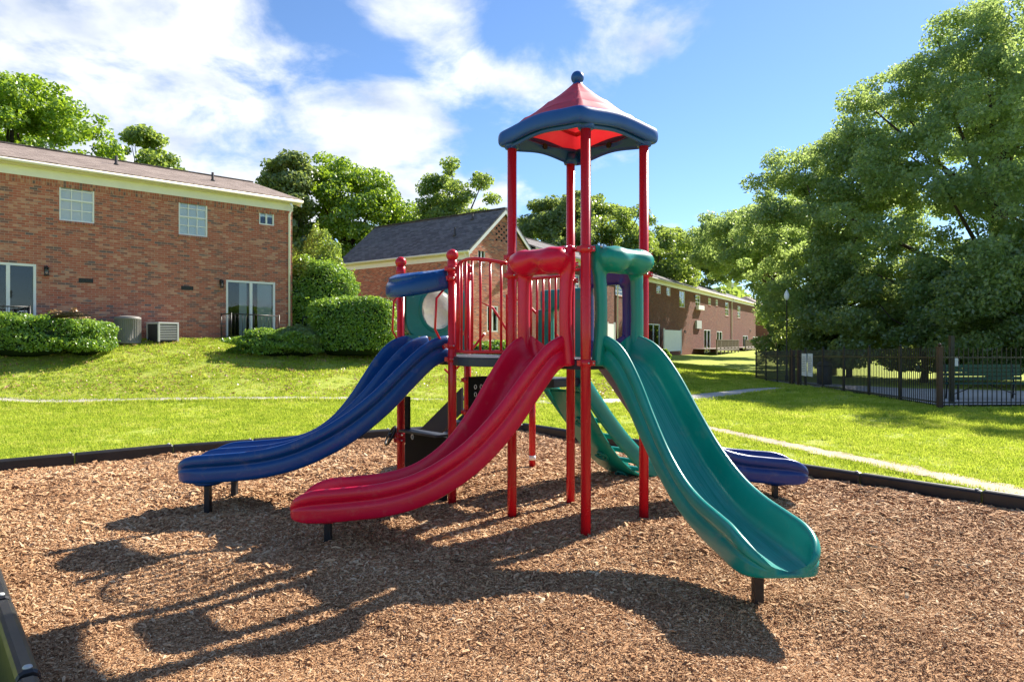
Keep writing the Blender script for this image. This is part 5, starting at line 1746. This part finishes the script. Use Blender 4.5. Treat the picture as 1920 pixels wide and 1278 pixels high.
# ------------------------------------------------------------------ trees and shrubs
def leaves(C, Nn, size, aspect=.62):
    n = len(C)
    Nn = Nn / (np.linalg.norm(Nn, axis=1, keepdims=True) + 1e-9)
    r = rng.normal(size=(n, 3))
    U = np.cross(Nn, r); U /= (np.linalg.norm(U, axis=1, keepdims=True) + 1e-9)
    W = np.cross(Nn, U)
    s_ = (size * rng.uniform(.6, 1.3, n))[:, None]
    V = np.empty((n, 4, 3))
    V[:, 0] = C - U * s_ * .5; V[:, 1] = C + W * s_ * .5 * aspect + Nn * s_ * .06
    V[:, 2] = C + U * s_ * .5; V[:, 3] = C - W * s_ * .5 * aspect + Nn * s_ * .06
    return V.reshape(-1, 3), np.arange(n * 4).reshape(n, 4)
def unit(n):
    v = rng.normal(size=(n, 3)); return v / np.linalg.norm(v, axis=1, keepdims=True)
def tree(name, label, base, lobes, nleaf, size, mat, ncl=90, clr=1.1, trunk_r=.28, group='trees around the lawn', flat=.6, limbs=14, z_trunk=None):
    """lobes: (dx, dy, z, rx, ry, rz) ellipsoids relative to the trunk foot"""
    bx, by = base
    bz = gz(bx, by) - .1
    rt = empty(name, (bx, by, bz)); tag(rt, label, 'tree', group)
    vol = np.array([l[3] * l[4] * l[5] for l in lobes]) ** (2 / 3)
    pick = rng.choice(len(lobes), ncl, p=vol / vol.sum())
    Lb = np.array(lobes)[pick]
    d = unit(ncl)
    rad = rng.uniform(.30, 1.0, ncl) ** .45
    cen = Lb[:, :3] + d * Lb[:, 3:] * rad[:, None]
    cr = clr * rng.uniform(.55, 1.25, ncl)
    wts = cr ** 2
    which = rng.choice(ncl, nleaf, p=wts / wts.sum())
    dd = unit(nleaf) * (rng.random(nleaf) ** .42)[:, None]
    dd[:, 2] *= flat
    C = cen[which] + dd * cr[which][:, None]
    k = C[:, 2] > .6
    C, dd, which = C[k], dd[k], which[k]
    Nn = dd * .7 + unit(len(C)) * .9 + d[which] * .3 + np.array([0, 0, .35])
    V, Qd = leaves(C, Nn, size)
    link('crown', fast_mesh('crown', V, Qd, mat), rt)
    zt = z_trunk or max(l[2] for l in lobes)
    m = MB()
    pts = [(0, 0, 0), (.05, .0, zt * .3), (-.08, .05, zt * .6), (0, 0, zt * .95)]
    m.sweep(pts, [trunk_r * 1.25, trunk_r, trunk_r * .7, trunk_r * .25], 10)
    m.build('trunk', 'bark', rt)
    lm = MB()
    for i in rng.choice(ncl, min(limbs, ncl), replace=False):
        e = Vector(cen[i]); s0 = Vector((0, 0, max(.8, min(e.z * .62, zt * .8))))
        mid = s0.lerp(e, .5) + Vector((rng.uniform(-.3, .3), rng.uniform(-.3, .3), -.25))
        lm.sweep([s0, mid, e], [trunk_r * .36, trunk_r * .22, trunk_r * .07], 6)
    lm.build('limbs', 'bark', rt)
    return rt
def at_px(x, y, Y):
    return (x - 960) / F_PX * Y, Y, CAM_H + (639 - y) / F_PX * Y
G_R, G_B = 'tall trees beyond the pool fence', 'trees behind the buildings'
HEDGES = []
# right-hand mass
tree('oak_tree', 'huge leafy tree filling the right edge of the view', (25.5, 36.5), [(0, 0, 11.5, 8.2, 6.5, 7.8), (-4.5, -2, 7.5, 5.5, 5, 5.5), (3, 0, 15.5, 5.4, 4.5, 4.3), (-3, -4, 4.2, 5, 4, 3.4), (-3.6, 0, 13.8, 4.8, 4, 4.4), (-.5, 0, 17.0, 4.0, 4, 3.2)], 185000, .18, 'leaf_oak', 520, .92, .5, G_R, limbs=34)
tree('oak_tree', 'broad leafy tree just left of the huge right-hand tree', (18.6, 41), [(0, 0, 8.5, 5.4, 5, 6.0), (.6, -1, 4.6, 4.2, 4, 3.8), (1.8, 0, 12.3, 3.6, 3, 3.0), (-2.4, 0, 9.2, 3.2, 3, 3.0)], 95000, .18, 'leaf_oak', 260, .85, .38, G_R, limbs=26)
tree('oak_tree', 'smaller leafy tree overhanging the end of the brick row', (21.5, 53), [(0, 0, 7.2, 3.6, 4, 5.2), (-2.4, 0, 10.0, 3.6, 3, 3.0), (-4.6, -1, 9.6, 2.2, 2.4, 2.0)], 50000, .22, 'leaf_oak', 150, .95, .32, G_R, limbs=20)
tree('oak_tree', 'leafy tree at the right frame edge nearer the camera', (23.6, 28), [(0, 0, 9.4, 5.4, 5, 6.0), (-1.5, -1, 4.6, 4.4, 4, 3.4)], 80000, .165, 'leaf_oak', 240, .82, .36, G_R, limbs=22)
tree('understory_tree', 'dark low tree behind the pool fence, left of the sign pole', (18.6, 38.5), [(0, 0, 3.2, 3.4, 2.2, 2.8)], 26000, .19, 'leaf_dark', 50, 1.0, .14, G_R, limbs=12)
tree('understory_tree', 'dark low tree behind the pool fence, behind the bench', (19.5, 33), [(0, 0, 2.8, 4.2, 2.2, 2.6)], 30000, .18, 'leaf_dark', 60, 1.0, .14, G_R, limbs=12)
tree('understory_tree', 'dark low tree behind the bench at the right edge', (22.5, 27.5), [(-2, 0, 2.6, 3.6, 2.0, 2.5)], 24000, .16, 'leaf_dark', 50, .9, .14, G_R, limbs=12)
tree('oak_tree', 'high-crowned tree overhanging the far roof of the brick row', (28.5, 73), [(-4.5, 0, 11.5, 4.4, 4.5, 4.2), (-8.5, -8, 10.8, 3.2, 3.5, 3.0), (0, 0, 13, 4.5, 4, 4.5)], 52000, .27, 'leaf_oak', 150, 1.15, .38, G_R, limbs=24)
for X_, Y_, hx_, H_, lab in ((18.2, 44.5, 2.2, 3.6, 'dark hedge mass at the far fence corner'), (18.6, 40, 3.0, 4.2, 'dark hedge mass behind the notice boards'), (22.6, 35.5, 3.2, 3.6, 'dark hedge mass beyond the middle of the pool deck'), (24.0, 30.5, 3.0, 3.2, 'dark hedge mass behind the sign pole'), (24.5, 26.2, 3.0, 2.8, 'dark hedge mass behind the bench')):
    HEDGES.append((X_, Y_, hx_, H_, lab))
# behind the row building
tree('tall_tree', 'pale sunlit tree rising over the far end of the row building', (15.5, 78), [(0, 0, 9.5, 5.5, 5, 5.5), (-3, 0, 7.5, 4, 4, 4)], 36000, .32, 'leaf_mid', 110, 1.25, .4, G_B, limbs=16)
tree('tall_tree', 'pale distant tree filling the gap right of the tower', (23.5, 96), [(0, 0, 10, 5.5, 5, 7.0), (-5, 0, 9, 4, 4, 5.5), (4, 0, 11, 4, 4, 5)], 40000, .42, 'leaf_mid', 110, 1.5, .4, G_B, limbs=16)
tree('tall_tree', 'tree above the row roof between the right tower posts', (9.5, 66), [(0, 0, 9.5, 4.4, 4, 5.6), (-2.5, 0, 11.5, 3, 3, 3)], 36000, .29, 'leaf_mid', 110, 1.1, .4, G_B, limbs=16)
tree('tall_tree', 'dark tree seen just right of the gable between tower posts', (3.4, 62), [(0, 0, 9.5, 3.6, 4, 4.9), (1.6, 0, 11.5, 2.5, 3, 2.6)], 34000, .28, 'leaf_dark', 100, 1.0, .4, G_B, limbs=16)
tree('tall_tree', 'pale tree filling the gap left of the gabled roof', (-10.5, 74), [(0, 0, 9.5, 4.4, 4, 5.6), (3.5, 0, 8.5, 3.6, 3, 4.6), (-3.5, 0, 9, 3, 3, 4.5)], 40000, .33, 'leaf_mid', 130, 1.25, .4, G_B, limbs=16)
tree('tall_tree', 'pale tree low behind the gable and left tower post', (0.5, 80), [(0, 0, 9.0, 4.6, 4, 6.0), (4.5, 0, 8.5, 3.6, 3, 5.0)], 36000, .35, 'leaf_mid', 120, 1.3, .4, G_B, limbs=16)
tree('tall_tree', 'round sunlit tree above the gabled roof', (-4.6, 58), [(0, 0, 11.0, 3.3, 3, 4.2), (-1.2, 0, 9.0, 2.8, 3, 3.4)], 32000, .25, 'leaf_mid', 100, .95, .38, G_B, limbs=16)
tree('tall_tree', 'bright green spreading tree between the two left buildings', (-12.3, 52), [(0, 0, 8.9, 4.6, 4, 4.8), (-1.2, 0, 11.4, 2.6, 3, 2.4), (2.8, 0, 8.2, 2.8, 3, 3.4)], 62000, .24, 'leaf_bright', 200, 1.0, .42, G_B, limbs=24)
tree('pine_tree', 'darker pine beside the left block corner', (-15.8, 48), [(0, 0, 8.8, 2.0, 2, 4.2), (0, 0, 11.2, 1.2, 1.2, 1.8)], 20000, .30, 'leaf_pine', 60, 1.0, .3, G_B, limbs=20)
tree('tall_tree', 'dense green tree rising behind the left block roof', (-30.5, 42.5), [(0, 0, 10.4, 6.2, 5, 5.6), (-3, 0, 13.4, 4.8, 4, 3.4), (4.0, 0, 9.8, 3.2, 3, 3.2)], 84000, .25, 'leaf_bright', 300, 1.05, .42, G_B, limbs=20)
tree('tall_tree', 'small airy tree peeping over the left block roof', (-24.4, 46), [(0, 0, 12.4, 1.4, 1.4, 1.7), (1.0, 0, 11.2, 1.2, 1.2, 1.5)], 5000, .30, 'leaf_mid', 26, .8, .2, G_B, limbs=12)
# distant wood closing the gaps at the horizon
def far_wood():
    n = 26000
    px = rng.uniform(-300, 2300, n); Y = rng.uniform(140, 170, n)
    X = (px - 960) / F_PX * Y
    hh = 9 + 3 * np.sin(px * .011) + 2.5 * np.sin(px * .037 + 1)
    C = np.stack([X, Y, rng.random(n) ** .7 * hh + .5], 1)
    V, Qd = leaves(C, unit(n) + np.array([0, -.6, .4]), 1.9, .8)
    o = link('distant_wood', fast_mesh('distant_wood', V, Qd, 'leaf_mid')); tag(o, 'distant green wood closing the horizon', 'wood', kind='stuff')
far_wood()

def shrub(name, label, base, half, n, size, mat, power=2.4, noise=.10, core=.86, ang=0.0, group='shrubs by the left buildings', lumps=0, zb=None):
    """rounded-box shrub: half = (hx, hy, height)"""
    bx, by = base
    bz = (gz(bx, by) - .14) if zb is None else zb
    rt = empty(name, (bx, by, bz), ang); tag(rt, label, 'shrub', group)
    hx, hy, H = half
    d = unit(n); d[:, 2] = np.where(d[:, 2] < -.55, -d[:, 2], d[:, 2])
    r_ = 1 / (np.abs(d[:, 0]) ** power + np.abs(d[:, 1]) ** power + np.abs(d[:, 2]) ** power) ** (1 / power)
    ph = rng.uniform(0, 6.28, 6)
    lump = 1 + noise * (np.sin(d[:, 0] * 6 + ph[0] + 2 * d[:, 2]) * np.sin(d[:, 1] * 5 + ph[1]) + .7 * np.sin(d[:, 2] * 9 + ph[2] + 3 * d[:, 0]) + .5 * np.sin(14 * d[:, 0] + ph[3]) * np.sin(12 * d[:, 2] + ph[4]))
    rad = r_ * lump * (1 - np.abs(rng.normal(0, .07, n)) + np.abs(rng.normal(0, .02, n)))
    shoot = rng.random(n) < .035
    rad = np.where(shoot, rad + rng.exponential(.05, n), rad)
    C = np.stack([d[:, 0] * hx * rad, d[:, 1] * hy * rad, H / 2 + d[:, 2] * H / 2 * rad], 1)
    Nn = d * .8 + unit(n) * .9
    k = C[:, 2] > .02
    V, Qd = leaves(C[k], Nn[k], size, .6)
    link('foliage', fast_mesh('foliage', V, Qd, mat), rt)
    m = MB(); m.sphere((0, 0, H / 2), 1.0, 20, (hx * core, hy * core, H / 2 * core))  # solid dark core added to stop views through the foliage
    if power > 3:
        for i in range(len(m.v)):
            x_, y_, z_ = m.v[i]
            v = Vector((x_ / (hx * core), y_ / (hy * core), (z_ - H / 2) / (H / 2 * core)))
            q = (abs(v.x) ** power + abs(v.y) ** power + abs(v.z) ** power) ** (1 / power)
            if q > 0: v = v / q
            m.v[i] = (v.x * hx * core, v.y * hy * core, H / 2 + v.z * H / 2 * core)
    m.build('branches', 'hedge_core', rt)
    return rt
X, Y, _ = at_px(664, 640, 24.6)
shrub('clipped_hedge', 'clipped boxy hedge beside the blue slide', (X, Y), (1.48, 1.15, 2.15), 30000, .085, 'leaf_hedge', 4.5, .035, ang=.1)
X, Y, _ = at_px(594, 560, 29.5)
shrub('tall_shrub', 'tall round shrub at the corner of the left block', (X, Y), (1.62, 1.5, 3.55), 30000, .10, 'leaf_hedge', 2.4, .08)
X, Y, _ = at_px(592, 480, 31.5)
shrub('tall_shrub', 'loose yellowish shrub top behind the tall round shrub', (X, Y), (1.3, 1.2, 4.6), 9000, .13, 'leaf_mid', 2.0, .2, core=.7)
X, Y, _ = at_px(522, 645, 23.6)
shrub('low_shrub', 'low spreading shrub left of the clipped hedge', (X, Y), (1.45, .85, .98), 18000, .085, 'leaf_hedge', 2.2, .16, ang=.1)
X, Y, _ = at_px(565, 650, 23.8)
shrub('low_shrub', 'darker low shrub tucked against the clipped hedge', (X, Y), (.85, .8, 1.15), 9000, .085, 'leaf_dark', 2.2, .14)
X, Y, _ = at_px(60, 630, 20.6)
shrub('low_shrub', 'broad low shrub at the left edge before the patio', (X - .3, Y), (1.8, .8, 1.35), 20000, .075, 'leaf_hedge', 2.3, .15, ang=.35)
X, Y, _ = at_px(160, 630, 21.6)
shrub('low_shrub', 'low rounded shrub nearest the round air conditioner', (X, Y), (.78, .7, 1.2), 12000, .07, 'leaf_hedge', 3.0, .08)
X, Y, _ = at_px(135, 600, 21.55)
shrub('low_shrub', 'patch of dry brown shrub between the two green ones', (X, Y), (.66, .45, 1.42), 5000, .085, 'leaf_dry', 2.2, .18)
X, Y, _ = at_px(940, 645, 31)
shrub('low_shrub', 'low green shrub before the sunlit gable', (X, Y), (2.2, .9, 1.1), 9000, .11, 'leaf_hedge', 2.6, .1)
X, Y, _ = at_px(745, 610, 30)
shrub('low_shrub', 'dark shrub behind the clipped hedge', (X, Y), (.9, .9, 1.9), 7000, .11, 'leaf_dark', 2.3, .1)
X, Y, _ = at_px(1243, 652, 50)
shrub('low_shrub', 'small green shrub beside the white privacy screen', (X, Y), (.55, .5, .9), 3000, .12, 'leaf_hedge', 2.3, .12)
for X_, Y_, hx_, H_, lab in HEDGES:
    shrub('dark_hedge', lab, (X_, Y_), (hx_, 1.5, H_), 11000, .20, 'leaf_dark', 2.0, .22, core=.6, group='dark hedges beyond the pool', ang=-.75)
# slim dead twigs lying on the left shrubs
X, Y, Z = at_px(118, 594, 20.6)
rt = empty('cut_branches', (X, Y, Z)); tag(rt, 'pile of cut dry branches lying on the left shrubs', 'branches')
for k in range(16):
    a_ = Vector((rng.uniform(-.5, -.1), rng.uniform(-.2, .2), rng.uniform(-.05, .05))); b_ = Vector((rng.uniform(.4, 1.0), rng.uniform(-.3, .3), rng.uniform(0, .14)))
    MB().sweep([a_, a_.lerp(b_, .5) + Vector((0, 0, .05)), b_], [.022, .016, .006], 5).build('branch', 'bark', rt)
